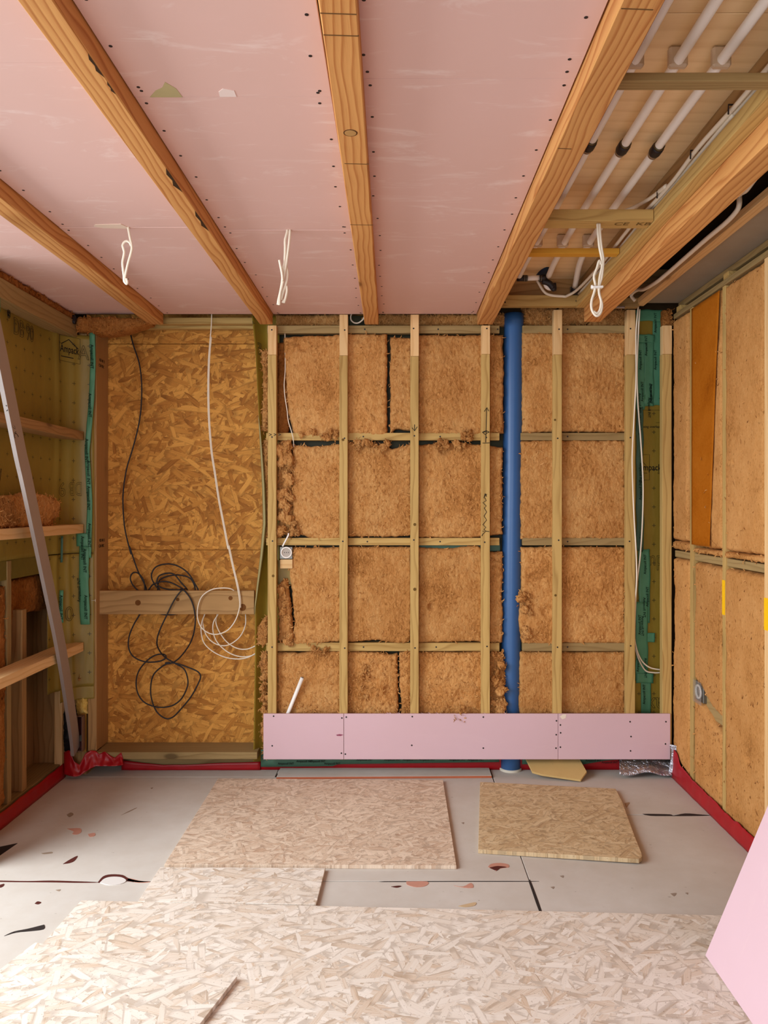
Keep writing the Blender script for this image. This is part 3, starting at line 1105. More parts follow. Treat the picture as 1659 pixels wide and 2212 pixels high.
# first row
bb('insulation_batt', 612, 836, 724, 946, 'wide brown insulation batt in the top row, its ragged foot lapping over the cross batten',
   bottom=[(0, .02), (.12, -.002), (.3, .0), (.5, .018), (1, .012)], left=[(0, .055), (.3, .02), (.7, .01), (1, .0)],
   top=[(0, -.012), (.6, .01), (1, .005)], hollow=[(X(655, YI), Z(752, YI), .03, .01), (X(668, YI), Z(912, YI), .035, .012)])
bb('insulation_batt', 842.5, 891, 728, 938, 'narrow brown insulation strip in the top row, right of the dark slit', bottom=[(0, .0), (.3, .03), (1, .02)], tufts=100)
bb('insulation_batt', 900, 1088, 723, 940, 'brown insulation batt in the top row beside the blue pipe',
   bottom=[(0, .008), (.6, -.006), (.75, .01), (1, .012)], hollow=[(X(925, YI), Z(740, YI), .02, .02)])
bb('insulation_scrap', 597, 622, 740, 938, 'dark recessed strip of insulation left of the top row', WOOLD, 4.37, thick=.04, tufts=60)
# second row
bb('insulation_batt', 631, 738, 962, 1160, 'brown insulation batt in the second row under the thin white wire', left=[(0, .02), (.35, -.005), (1, 0)], top=[(0, .004), (.4, -.006), (1, .008)],
   bottom=[(0, .02), (.4, -.012), (1, -.01)], hollow=[(X(648, YI), Z(1138, YI), .03, .02), (X(655, YI), Z(1095, YI), .03, .008)])
bb('insulation_batt', 747, 890, 960, 1158, 'brown insulation batt in the second row with a torn curled top edge', bottom=[(0, -.002), (.6, -.006), (1, .002)],
   top=[(0, .018), (.2, .012), (.45, -.012), (.55, .008), (.7, -.025), (1, .004)], tufts=260,
   hollow=[(X(836, YI), Z(978, YI), .03, .02), (X(780, YI), Z(968, YI), .03, .016)])
bb('insulation_batt', 900, 1086, 962, 1160, 'smooth brown insulation batt in the second row left of the blue pipe', bottom=[(0, -.004), (.7, -.002), (1, .012)],
   top=[(0, .0), (.25, .01), (.5, .018), (.7, .004), (1, -.01)], tufts=240, hollow=[(X(960, YI), Z(972, YI), .035, .018)])
bb('insulation_scrap', 599, 629, 952, 1158, 'crumpled torn insulation scraps beside the second row', front=4.345, amp=.022, edge=.016, fine=.008, tufts=260, thick=.04)
# third row
bb('insulation_batt', 629, 738, 1183, 1392, 'brown insulation batt in the third row right of the socket', left=[(0, -.01), (.25, .02), (.8, -.012), (1, .0)],
   bottom=[(0, -.012), (.5, .004), (1, .012)], hollow=[(X(632, YI), Z(1345, YI), .02, .02)])
bb('insulation_batt', 747, 890, 1181, 1390, 'plump pale brown insulation batt in the middle of the third row', bottom=[(0, .006), (.5, .016), (.8, -.006), (1, .012)], fine=.0035)
bb('insulation_batt', 900, 1045, 1183, 1388, 'brown insulation batt in the third row with a small torn hole', top=[(0, .004), (.4, -.006), (.9, .01), (1, -.01)],
   bottom=[(0, -.006), (.3, -.004), (.6, .004), (1, .004)], hollow=[(X(931, YI), Z(1310, YI), .022, .03), (X(1000, YI), Z(1203, YI), .045, .012)], fine=.0035)
bb('insulation_scrap', 1052, 1086, 1192, 1388, 'slim bulging insulation strip in the third row squeezed against the blue pipe', tufts=90, front=4.345)
bb('insulation_scrap', 600, 629, 1252, 1386, 'folded insulation scrap below the socket', amp=.02, edge=.01, right=[(0, .012), (.5, .004), (1, -.02)], top=[(0, -.03), (.6, .0), (1, .01)], tufts=60, front=4.348, thick=.04)
bb('insulation_scrap', 555, 579, 1329, 1398, 'rounded insulation lump bulging past the edge batten at the niche', top=[(0, -.07), (.5, -.02), (1, .005)], bottom=[(0, .02), (.6, .0), (1, .02)],
   bulge=.02, tufts=50, front=4.345)
# bottom row
bb('insulation_batt', 597, 738, 1408, 1546, 'brown insulation batt in the bottom row behind the white conduit', top=[(0, -.004), (.35, -.012), (.6, .002), (1, .006)], tufts=200,
   hollow=[(X(612, YI), Z(1470, YI), .03, .012)])
bb('insulation_batt', 747, 860, 1408, 1546, 'torn brown insulation batt in the bottom row with a gap above it', top=[(0, .004), (.5, -.006), (.9, -.02), (1, -.012)], tufts=240,
   hollow=[(X(790, YI), Z(1465, YI), .025, .018), (X(838, YI), Z(1490, YI), .03, .018)], amp=.014)
bb('insulation_scrap', 864, 890, 1408, 1546, 'rolled insulation strip standing in the bottom row beside a slit', tufts=90, bulge=.014, left=[(0, .008), (.5, .0), (1, -.004)])
bb('insulation_batt', 900, 1046, 1408, 1546, 'brown insulation batt in the bottom row with crumbs at its foot', tufts=230, top=[(0, -.002), (.5, -.006), (1, 0)],
   hollow=[(X(1000, YI), Z(1500, YI), .05, .014), (X(930, YI), Z(1480, YI), .012, .01)])
bb('insulation_scrap', 1052, 1090, 1410, 1544, 'ragged curled insulation scraps in the bottom row against the blue pipe', tufts=240, amp=.022, edge=.016, fine=.008,
   right=[(0, -.02), (.5, .006), (1, -.01)])
bb('insulation_scrap', 563, 579, 1410, 1640, 'long frayed insulation strip hanging between membrane and edge batten', tufts=180, amp=.016, edge=.012, fine=.007, front=4.345, right=[(0, .0), (1, .0)],
   left=[(0, .03), (.3, .012), (1, .002)])
bb('insulation_scrap', 566, 579, 757, 930, 'upper frayed insulation strip between membrane and edge batten', tufts=120, amp=.012, edge=.01, front=4.355, fine=.006)
bb('insulation_scrap', 567, 580, 950, 1165, 'middle frayed insulation strip between membrane and edge batten', tufts=120, amp=.012, edge=.01, front=4.355, fine=.006)
# right of the blue pipe
gr = 'insulation batts right of the blue pipe'
bb('insulation_batt', 1128, 1352, 718, 934, 'orange brown insulation batt at the top right of the blue pipe', group=gr, bottom=[(0, .0), (.3, .004), (1, .002)])
bb('insulation_batt', 1125, 1352, 952, 1166, 'orange brown insulation batt right of the blue pipe, second from the top', group=gr, bottom=[(0, .002), (.5, .004), (1, .002)], top=[(0, 0), (.35, .005), (1, .002)])
bb('insulation_batt', 1125, 1352, 1182, 1391, 'shaggy insulation batt right of the blue pipe, its left edge torn', group=gr, tufts=280, left=[(0, .01), (.25, -.012), (.6, .006), (1, 0)], fine=.006,
   hollow=[(X(1160, YI), Z(1250, YI), .05, .016), (X(1180, YI), Z(1320, YI), .04, .012)])
bb('insulation_batt', 1123, 1352, 1409, 1546, 'flat insulation batt at the bottom right of the blue pipe', group=gr, fine=.0035, hollow=[(X(1340, YI), Z(1485, YI), .025, .012)])
_o = bpy.data.objects
for nm, y, a, b, c, d, n_, r0, r1 in (('insulation_scrap.001', 4.325, 602, 628, 960, 1155, 26, .014, .030), ('insulation_scrap.003', 4.335, 606, 622, 1262, 1320, 3, .018, .026),
                                      ('insulation_scrap.003', 4.325, 612, 632, 1372, 1396, 6, .010, .018),
                                      ('insulation_scrap.006', 4.325, 1064, 1090, 1412, 1540, 20, .012, .026), ('insulation_scrap.007', 4.33, 564, 577, 1415, 1600, 22, .010, .020),
                                      ('insulation_batt.003', 4.322, 628, 645, 1125, 1158, 8, .008, .016), ('insulation_batt.004', 4.325, 770, 850, 953, 966, 10, .010, .018),
                                      ('insulation_batt.005', 4.318, 925, 1005, 950, 966, 12, .010, .020), ('insulation_batt', 4.322, 640, 730, 932, 945, 12, .008, .018),
                                      ('insulation_batt.002', 4.322, 1000, 1015, 935, 955, 5, .010, .018), ('insulation_batt.009', 4.322, 672, 705, 1398, 1412, 5, .008, .015),
                                      ('insulation_batt.013', 4.325, 1122, 1145, 1255, 1375, 14, .012, .024), ('insulation_batt.010', 4.322, 778, 800, 1440, 1520, 6, .008, .016),
                                      ('insulation_batt.011', 4.290, 985, 1012, 1520, 1552, 6, .009, .015), ('insulation_scrap.005', 4.34, 866, 884, 1408, 1420, 3, .010, .016)):
    if nm in _o:
        lumps(_o[nm], y, a, b, c, d, n_, r0, r1, WOOL, int(a + c))
    else:
        print('no', nm)
# strips above the top cross battens
gs = 'insulation strips above the top cross battens'
YS = 4.39
for a, b, lab in ((594, 737, 'insulation strip under the ceiling right of the second joist'), (788, 890, 'insulation strip under the ceiling at the middle joist'),
                  (900, 1045, 'insulation strip under the ceiling left of the fourth joist'), (1056, 1093, 'small insulation piece under the ceiling left of the blue pipe')):
    bb('insulation_strip', a, b, 677, 703, lab, front=YS, group=gs, thick=.05, tufts=70, amp=.012, fine=.006)
bb('insulation_strip', 1131, 1199, 664, 703, 'fluffy insulation clump above the cross battens right of the blue pipe', front=YS, group=gs, thick=.05, tufts=170, amp=.03, edge=.015, fine=.009)
bb('insulation_strip', 1211, 1268, 664, 703, 'fluffy insulation clump beside the end of the broad joist', front=YS, group=gs, thick=.05, tufts=170, amp=.03, edge=.015, fine=.009)
bb('insulation_strip', 1270, 1355, 664, 706, 'fluffy insulation clump left of the green taped strip', front=YS, group=gs, thick=.05, tufts=170, amp=.025, edge=.012, fine=.008)
bb('insulation_strip', 1433, 1452, 668, 705, 'dark insulation plug above the last wall batten', WOOLD, front=4.33, group=gs, thick=.05, tufts=60, amp=.012)

# backing membrane behind the battens, seen through the gaps
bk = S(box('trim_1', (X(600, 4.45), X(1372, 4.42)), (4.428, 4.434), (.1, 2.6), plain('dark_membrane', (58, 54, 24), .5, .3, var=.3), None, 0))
# membrane patch below the socket
T(box('membrane_patch', (X(597, 4.372), X(630, 4.372)), (4.371, 4.373), (Z(1262, 4.372), Z(1210, 4.372)), MEMBX, None, 0), 'olive membrane patch showing under the socket block', 'membrane')
# green tape line behind the third cross batten
o = T(box('sealing_tape', (X(905, 4.374), X(1080, 4.374)), (4.373, 4.375), (Z(1190, 4.374), Z(1174, 4.374)), GREEND, None, 0), 'green sealing tape peeping out below the cross batten left of the blue pipe', 'tape')

# ================================================================== PINK BOARDS AT THE FOOT OF THE WALL
YPB = 4.2755
zb0, zb1 = Z(1640.5, YPB), Z(1542, YPB)
spans = [(569, 742.2, [(591, 1547), (588, 1611), (738.5, 1551), (737.5, 1627)], 'pink plasterboard strip at the foot of the wall beside the niche'),
         (743, 1205.5, [(748, 1549), (746, 1629), (890.5, 1548), (889.5, 1610), (1044, 1549), (1044, 1616), (1202, 1557), (1201.5, 1587), (1201, 1616)], 'long pink plasterboard strip at the foot of the wall in front of the blue pipe'),
         (1206.2, 1448, [(1210.5, 1566), (1211, 1583), (1210.5, 1614), (1361, 1559), (1363, 1591), (1362, 1622), (1438.5, 1559), (1437.5, 1607)], 'pink plasterboard strip at the foot of the wall in the right corner')]
for a, b, sc, lab in spans:
    o = T(box('plasterboard_strip', (X(a, YPB), X(b, YPB)), (YPB, YPB + .0125), (zb0, zb1), PINK2, None, .001), lab, 'plasterboard', 'pink boards at the foot of the wall')
    for px, py in sc:
        screw('back', (X(px, YPB), YPB, Z(py, YPB)), o)
    if a == 743:
        pl_mid = o
    elif a == 569:
        prism_v = [(726, 1587), (734, 1585.5), (742, 1587), (736, 1590), (728, 1589.5)]
        mkobj('scuff_mark', [(X(px, YPB), YPB - .0006, Z(py, YPB)) for px, py in prism_v], [(0, 1, 2, 3, 4)], plain('scuff', (150, 84, 104), .9, .1), o)
    else:
        V = [(X(px, YPB), YPB - .0008, Z(py, YPB)) for px, py in ((1209, 1548), (1216, 1543), (1223, 1543), (1222, 1551), (1215, 1554))]
        mkobj('broken_corner', V, [(0, 1, 2, 3, 4)], plain('broken_gypsum', (232, 218, 200), .9, .1), o)
# paper frayed along the top edge
V, Fc = [], []
for _ in range(26):
    px = rng.uniform(820, 1100)
    b = len(V)
    V += [P(px, 1543, YPB + .002), P(px + rng.uniform(2, 5), 1543, YPB + .002), P(px - rng.uniform(2, 9), 1543 - rng.uniform(1, 5), YPB - .004)]
    Fc.append((b, b + 1, b + 2))
fr = mkobj('frayed_paper', V, Fc, PINK2, pl_mid)
fr['kind'] = 'stuff'

# tape and trim under the boards
def trim_sheet(name, x0, x1, y, z0, z1, mat, wav=.004, nu=40, nv=3, sd=1.0, top=None, bot=None):
    def fn(u, v):
        x = x0 + (x1 - x0) * u
        zt = z1 + .006 * float(perlin(x * 6, sd, .3)) + (np.interp(u, [q[0] for q in top], [q[1] for q in top]) if top else 0)
        zb = z0 + (np.interp(u, [q[0] for q in bot], [q[1] for q in bot]) if bot else 0)
        return (x, y - wav * float(perlin(x * 14, v * 2.0, sd)), zb + (zt - zb) * v)
    return sheet(name, fn, nu, nv, mat)


box_foot = S(box('trim_2', (X(560, 4.40), 1.66), (4.40, 4.47), (.0, .16), DARKW, None, 0))
gt = T(trim_sheet('sealing_tape', X(562, 4.33), X(1078, 4.36), 4.352, .028, .125, GREEND, sd=2.2, bot=[(0, .0), (.3, .004), (.32, .016), (1, .028)]), 'dark green tape running under the pink boards left of the blue pipe', 'tape')
for i, px in enumerate((600, 668, 700, 640, 770, 830, 870, 905, 970, 1010)):
    letters('Ampacoll INT', (X(px, 4.345), 4.3445, (.044 + .013 * (i % 2)) if px < 745 else .066), .016, (PI / 2, 0, 0), INK, gt, sx=1.0)
T(trim_sheet('sealing_tape', X(560, 4.38), X(1420, 4.38), 4.385, .001, .075, REDT, sd=5.5), 'red tape along the floor behind the pink boards', 'tape')
g2 = T(trim_sheet('sealing_tape', X(1128, 4.36), X(1352, 4.36), 4.362, .040, .13, GREEND, sd=8.2, bot=[(0, 0), (.6, .0), (.8, .02), (1, .03)]), 'dark green tape under the pink boards right of the blue pipe', 'tape')
for i, px in enumerate((1265, 1300, 1335)):
    letters('Ampacoll INT', (X(px, 4.35), 4.354, .058 - .01 * (i % 2)), .016, (PI / 2, 0, 0), INK, g2)


def foil_fn(u, v):
    px = 1338 + (1452 - 1338) * u
    py = 1632 + (1672 - 1632) * v - 10 * (1 - u) * v * (1 - v) * 2 + (4 * math.sin(u * 9) * v)
    y = 4.35 - .11 * v + .012 * float(perlin(u * 7, v * 5, 3.3))
    return (X(px, y), y, max(.003, Z(py, y)))


T(sheet('foil_tape', foil_fn, 30, 10, FOIL), 'crumpled silver foil tape at the foot of the right corner', 'tape')
T(sheet('foil_tape', lambda u, v: (X(1447 + 12 * u + 3 * math.sin(v * 5), 4.262), 4.262 - .02 * u + .008 * float(perlin(u * 5, v * 9, 1.2)), max(.003, Z(1608 + 68 * v, 4.262))), 8, 18, FOIL),
  'upright silver foil flap at the end of the pink board', 'tape')
# mineral board offcut leaning under the boards
o = T(prism('board_offcut', [(X(1134, 4.355), 4.355), (X(1250, 4.355), 4.345), (X(1268, 4.24), 4.245), (X(1255, 4.18), 4.185), (X(1172, 4.22), 4.225), (X(1150, 4.24), 4.245)],
            0.004, .014, MINERAL, tilt=lambda x, y: max(0, (y - 4.185)) * .42), 'yellowish board offcut propped under the pink strip beside the blue pipe', 'offcut')

# ================================================================== THE NICHE (left of the first batten)
o = T(box('corner_post', (X(190, 4.30), X(208.5, 4.30)), (4.300, 4.473), (.135, 2.555), BROWN['Z']), 'brown corner post between the left wall and the strand board niche', 'post')
for i, (px, py) in enumerate(((212, 783), (213, 1172))):
    letters('C24 FSC', (-1.6725, 4.33, Z(py + 10, 4.36)), .022, (PI / 2, 0, PI / 2), INK, o)
    letters('KD 01 2', (-1.6725, 4.34, Z(py - 2, 4.36)), .022, (PI / 2, 0, PI / 2), INK, o)
strokes('nail', [[P(196, 1297, 4.296), P(206, 1297, 4.28)], [P(206, 1294.5, 4.28), P(206, 1299.5, 4.28)]], .0017, CREAM, o)
T(box('sole_plate', (X(209, 4.3) - .005, X(556, 4.3)), (4.293, 4.473), (.091, .130), TREATD['X']), 'dusty sole plate along the foot of the niche', 'plate')
T(box('sole_plate', (X(265, 4.40), X(560, 4.40)), (4.398, 4.47), (.012, .085), TREATD['X']), 'recessed lower plate under the niche sole plate', 'plate')
T(box('header_rail', (X(340, 4.36), X(552, 4.36)), (4.360, 4.40), (Z(700, 4.36), PZ), TREAT['X']), 'greenish header rail at the top of the niche, under the ceiling', 'rail')
T(box('header_rail', (X(228, 4.42), X(552, 4.42)), (4.420, 4.46), (Z(710, 4.42), Z(699.5, 4.42)), TREAT['X']), 'thin lower header rail above the strand board', 'rail')
pk = T(box('niche_plank', (X(214.5, 4.345), X(549, 4.345)), (4.345, 4.372), (Z(1327, 4.345), Z(1276, 4.345)), BROWN['X']), 'wide brown plank fixed across the niche, cables looped over it', 'plank')
for px, py, r in ((298, 1302, .016), (384, 1295, .010), (524, 1312, .020), (498, 1292, .012)):
    V, Fc = tube_geo([Vector((X(px, 4.345), 4.36, Z(py, 4.345))), Vector((X(px, 4.345), 4.3442, Z(py, 4.345)))], r, 14)
    mkobj('knot', V, Fc, bpy.data.materials.get('plank_knot') or plain('plank_knot', (118, 74, 36), .85, .1, var=.4), pk)

# rolled insulation at the top left corner
T(batt('insulation_roll', 'back', X(158, 4.22), X(330, 4.30), Z(719, 4.24), Z(684, 4.24), 4.25, .1, WOOLD, bulge=.02, amp=.02, edge=.012, fine=.005, tufts=160, top=[(0, 0), (1, 0)],
       bottom=[(0, .01), (.4, -.006), (.65, .01), (1, .062)]), 'sagging insulation roll under the ceiling at the left corner', 'insulation')

# membrane flap on the right side of the niche
edge_pts = [(682, 544), (760, 552), (860, 557), (950, 562), (1050, 567), (1130, 569), (1200, 563), (1260, 556), (1310, 551), (1400, 551), (1540, 549), (1645, 547)]


def flap_fn(u, v):
    py = 682 + (1645 - 682) * v
    pe = np.interp(py, [q[0] for q in edge_pts], [q[1] for q in edge_pts])
    px = pe + (604 - pe) * u
    y = 4.335 + .070 * math.sin(min(1, u * 1.8) * PI / 2) + .006 * float(perlin(u * 3, v * 9, 2.1))
    return (X(px, y), y, Z(py, y))


fl = T(sheet('membrane_flap', flap_fn, 14, 90, MEMBX), 'olive membrane flap hanging at the right side of the niche', 'membrane')
letters('B', (X(548.5, 4.336), 4.352, Z(765, 4.345)), .098, (PI / 2, 0, .25), INK, fl, outline=True, sx=.8)


def lip_fn(u, v):
    py = 900 + (1330 - 900) * v
    pe = np.interp(py, [q[0] for q in edge_pts], [q[1] for q in edge_pts])
    wv = math.sin(v * PI) ** .6
    px = pe - 1 + 7.5 * u * wv
    y = 4.334 - .012 * math.sin(u * PI) * wv
    return (X(px, y), y, Z(py, y))


lp = sheet('folded_edge', lip_fn, 5, 50, plain('pale_membrane_edge', (158, 146, 96), .4, .4), fl)
lp['label'] = 'pale folded edge'

# black cable
def c5(x, y): return (180 + x / 3.686, 660 + y / 3.686)
def c6(x, y): return (180 + x / 3.77, 1180 + y / 3.77)
def path(pts, y): return [P(px, py, yy if isinstance(yy, (int, float)) else yy) for (px, py), yy in zip(pts, y if isinstance(y, list) else [y] * len(pts))]


YC = 4.410
s1 = [c5(*q) for q in ((366, 150), (375, 220), (400, 320), (440, 440), (460, 560), (465, 700), (455, 860), (430, 1000), (390, 1150), (345, 1300), (318, 1480), (318, 1640), (335, 1800), (380, 1980))] + \
     [c6(*q) for q in ((375, 0), (440, 190), (490, 290), (515, 355), (512, 420))]
s1b = [c6(*q) for q in ((500, 400), (500, 330), (485, 265), (440, 216), (400, 220), (383, 260), (400, 310), (440, 355), (480, 380))]
s2 = [c6(*q) for q in ((480, 500), (460, 555), (410, 640), (372, 740), (370, 830), (410, 900), (500, 940), (600, 940), (660, 920), (672, 892), (640, 878), (580, 890), (510, 940), (450, 1020),
                       (430, 1110), (445, 1200), (490, 1265), (560, 1300), (640, 1312), (730, 1295), (800, 1240), (845, 1150), (850, 1080), (820, 1000), (740, 950), (660, 900), (610, 830),
                       (600, 770), (620, 690), (680, 560), (740, 440), (800, 360), (840, 345))]
y2 = [YC] * 25 + [4.40, 4.37, 4.345, 4.335, 4.330, 4.330, 4.332, 4.36]
s3 = [c6(*q) for q in ((790, 350), (820, 358), (880, 440), (910, 560), (905, 680), (870, 790), (800, 890), (740, 942), (690, 957), (668, 950), (700, 948), (640, 980), (570, 1050), (548, 1160), (560, 1260),
                       (600, 1350), (670, 1402), (730, 1390), (800, 1320), (880, 1220), (935, 1120), (955, 1060), (930, 1020), (850, 985), (760, 955), (700, 950))]
y3 = [4.36, 4.330, 4.330, 4.330, 4.34, 4.37, 4.395, 4.405] + [4.402] * 18
s4 = [c6(*q) for q in ((530, 358), (570, 310), (640, 288), (700, 292), (760, 318), (810, 350), (740, 355), (660, 345), (610, 320), (600, 280), (620, 240), (680, 220), (740, 230), (800, 300), (845, 352), (850, 400))]
s5 = [c6(*q) for q in ((620, 400), (620, 350), (595, 330), (560, 270), (558, 220), (590, 170), (660, 146), (740, 150), (820, 190), (870, 240), (905, 300), (935, 355), (940, 400))]
s6 = [c6(*q) for q in ((605, 400), (607, 350), (610, 300), (640, 262), (720, 237), (800, 237), (870, 262), (905, 320), (915, 400))]
s7 = [c6(*q) for q in ((600, 545), (650, 555), (710, 558), (770, 548))]
bc = tubes('cable', [path(s1, 4.425), path(s1b, 4.412), path(s2, y2), path(s3, y3), path(s4, 4.395), path(s5, 4.405), path(s6, 4.42), path(s7, 4.40)], .0042, BLACK, n=7)
T(bc, 'black cable hanging in the niche and coiled over the brown plank', 'cable')

# white cable of the niche
w1 = [c5(*q) for q in ((1022, 60), (1020, 150), (1012, 250), (998, 420), (992, 640), (995, 850), (1005, 1020), (1020, 1180), (1045, 1340), (1075, 1540), (1110, 1720), (1150, 1930))] + \
     [c6(*q) for q in ((1180, 0), (1217, 170), (1250, 310), (1270, 420), (1272, 500), (1240, 600), (1180, 680), (1100, 715), (1030, 710), (965, 665), (932, 590), (932, 500), (965, 410), (1040, 355), (1130, 340), (1200, 346), (1240, 370))]
yw1 = [4.33] * 15 + [4.328] * 10 + [4.33, 4.335, 4.338, 4.36]
yw1 = yw1[:len(w1)]
w1c = [(px + 2.2, py) for px, py in w1[2:17]]
w2 = [c6(*q) for q in ((1000, 500), (990, 550), (965, 620), (960, 700), (985, 790), (1060, 860), (1160, 905), (1260, 918), (1340, 905), (1405, 870), (1440, 840))]
w3 = [c6(*q) for q in ((1120, 500), (1100, 550), (1060, 620), (1058, 700), (1090, 780), (1160, 850), (1240, 890), (1320, 900), (1400, 880), (1440, 850))]
w4 = [c6(*q) for q in ((990, 500), (985, 560), (972, 620), (1000, 720), (1060, 785), (1140, 810), (1210, 790), (1280, 730), (1320, 640), (1320, 545), (1310, 500))]
w5 = [c6(*q) for q in ((1095, 500), (1090, 555), (1080, 620), (1110, 700), (1170, 780), (1250, 830), (1330, 838), (1405, 810), (1440, 790))]
wc = tubes('cable', [path(w1, yw1), path(w1c, 4.333), path(w2, 4.40), path(w3, 4.405), path(w4, 4.41), path(w5, 4.415)], .0033, CREAM, n=7)
T(wc, 'white cable hanging from the ceiling in the niche, looped below the plank', 'cable')

# ================================================================== SOCKET, WIRES AND CONDUIT ON THE BACK WALL
YK = 4.318
so = T(box('wall_socket', (X(603.5, YK), X(632, YK)), (YK + .004, YK + .045), (Z(1208, YK), Z(1181, YK)), METAL, None, .003), 'round white socket in a grey box between the first two battens', 'socket')
cxs, czs = X(618.8, YK), Z(1193.5, YK)
V, Fc = [], []
ns = 32
for rr, yy in ((.0245, YK + .004), (.031, YK + .004), (.0325, YK - .003), (.030, YK - .006), (.027, YK - .006), (.0245, YK + .002)):
    for k in range(ns):
        V.append((cxs + rr * math.cos(2 * PI * k / ns), yy, czs + rr * math.sin(2 * PI * k / ns)))
for l in range(6):
    for k in range(ns):
        k2 = (k + 1) % ns
        l2 = (l + 1) % 6
        Fc.append((l * ns + k, l * ns + k2, l2 * ns + k2, l2 * ns + k))
mkobj('socket_ring', V, Fc, WHITE, so, True)
V, Fc = tube_geo([Vector((cxs, YK + .006, czs)), Vector((cxs, YK + .001, czs))], .0245, 28)
mkobj('socket_insert', V, Fc, plain('grey_insert', (176, 164, 152), .5, .3, var=.1), so)
for dx in (-.011, 0, .011):
    V, Fc = tube_geo([Vector((cxs + dx, YK + .003, czs)), Vector((cxs + dx, YK + .0004, czs))], .0026, 10)
    mkobj('socket_hole', V, Fc, BLACK, so)
T(box('wood_block', (X(605, 4.325), X(632, 4.325)), (4.323, 4.372), (Z(1228, 4.325), Z(1208.5, 4.325)), PALE['X']), 'small pale wooden block under the socket', 'block')
T(tubes('conduit_stub', [[P(623.5, 1152, 4.315), P(622, 1158, 4.312), P(610.5, 1180, 4.318)]], .0045, WHITE, sides=12), 'short white cable stub entering the socket from above', 'cable')
T(tubes('cable', [path([(615.5, 720), (616, 760), (616, 800), (614, 830), (615.5, 856), (620, 885), (623, 910), (629, 930), (633, 945), (634.5, 962), (634.5, 980)], [4.345, 4.345, 4.34, 4.33, 4.325, 4.325, 4.325, 4.322, 4.320, 4.335, 4.36])], .0027, CREAM),
  'thin white wire along the left edge of the top insulation batt', 'cable')
cd = T(tubes('conduit', [[P(653, 1464, 4.290), P(622, 1541, 4.312), P(618, 1552, 4.316)]], .0105, WHITE, sides=18, sm=False), 'white conduit stub poking out above the pink board', 'conduit')
V, Fc = tube_geo([Vector(P(653.2, 1463.4, 4.2898)), Vector(P(652.5, 1465, 4.2905))], .0078, 14)
mkobj('conduit_mouth', V, Fc, plain('shadowed_grey', (150, 146, 138), .6, .2), cd)

# small white loop at the ceiling
T(tubes('cable', [path([(760, 676), (757.5, 684), (759, 692), (766, 697.5), (775, 697), (783, 691), (787, 684), (788, 676)], 4.345)], .0042, CREAM), 'small white cable loop under the ceiling beside the middle joist', 'cable')
# hanging ceiling cables
def hang(name_lab, paths, y0, r, flat=1.0):
    return T(tubes('cable', [[P(px, py, y0 + dy) for px, py, dy in p] for p in paths], r, CREAM, n=8, flat=flat), name_lab, 'cable')


def h1(x, y, d=0): return (230 + x / 13.82, 480 + y / 13.82, d)
def h2(x, y, d=0): return (570 + x / 11.06, 480 + y / 11.06, d)


y1 = FY(493, PZ) - .01
hang('folded white cable end hanging from the ceiling between the first two joists',
     [[h1(640, 120), h1(660, 240), h1(700, 450), h1(745, 660), h1(755, 800), h1(720, 960), h1(650, 1200), h1(590, 1450), h1(545, 1680), h1(560, 1790), h1(600, 1840), h1(620, 1790), h1(590, 1680)],
      [h1(735, 700), h1(690, 610), h1(610, 565), h1(530, 600), h1(485, 690), h1(510, 800), h1(530, 900), h1(510, 1030), h1(480, 1200), h1(495, 1400), h1(520, 1600), h1(530, 1760), h1(590, 1835)]], y1, .0048, .75)
y2h = FY(499, PZ) - .01
hang('bundle of cut white cable ends hanging from the ceiling beside the middle joist',
     [[h2(560, 180), h2(550, 260), h2(510, 420), h2(510, 600), h2(505, 800), h2(490, 980), h2(450, 1180), h2(440, 1400), h2(400, 1640), h2(350, 1860), h2(335, 1970)],
      [h2(625, 180), h2(620, 300), h2(600, 520), h2(570, 760), h2(540, 980), h2(500, 1180), h2(470, 1350), h2(430, 1540), h2(390, 1700), h2(365, 1980)],
      [h2(370, 905, -.01), h2(400, 1050, -.01), h2(435, 1230, -.01), h2(450, 1400, -.01)],
      [h2(540, 1080, .008), h2(565, 1200, .008), h2(560, 1330, .008), h2(520, 1500, .008), h2(470, 1640, .008), h2(410, 1850, .008)],
      [h2(545, 1520, .01), h2(550, 1650, .01), h2(520, 1800, .01), h2(480, 1930, .01)], [h2(560, 1640, .014), h2(530, 1780, .014), h2(450, 1925, .014)]], y2h, .0050)


def h3(x, y, d=0): return (1060 + x / 5.53, 380 + y / 5.53, d)


y3h = FY(489, b1) - .035
k3 = hang('long white cable loop tied with a white cable tie hanging from the thick noggin',
          [[h3(1275, 570), h3(1285, 700), h3(1300, 850), h3(1325, 980), h3(1330, 1080), h3(1305, 1200), h3(1290, 1330), h3(1300, 1420), h3(1330, 1540), h3(1310, 1640), h3(1260, 1670), h3(1210, 1600), h3(1205, 1500), h3(1240, 1380), h3(1250, 1300), h3(1235, 1200), h3(1270, 1100), h3(1290, 1030), h3(1305, 1015), h3(1315, 1060)],
           [h3(1300, 570), h3(1310, 720), h3(1325, 860), h3(1345, 990), h3(1340, 1100), h3(1325, 1220), h3(1300, 1310), h3(1295, 1400), h3(1320, 1500), h3(1305, 1600), h3(1270, 1640), h3(1230, 1620)]], y3h, .0052)
c0 = Vector(P(*h3(1268, 1338)[:2], y3h))
beam('cable_tie', c0 + Vector((-.020, -.004, 0)), c0 + Vector((.022, -.004, .002)), .022, .008, WHITE, parent=k3)
beam('tie_tail', c0 + Vector((-.021, -.006, -.004)), c0 + Vector((-.020, -.006, .009)), .008, .008, WHITE, parent=k3)

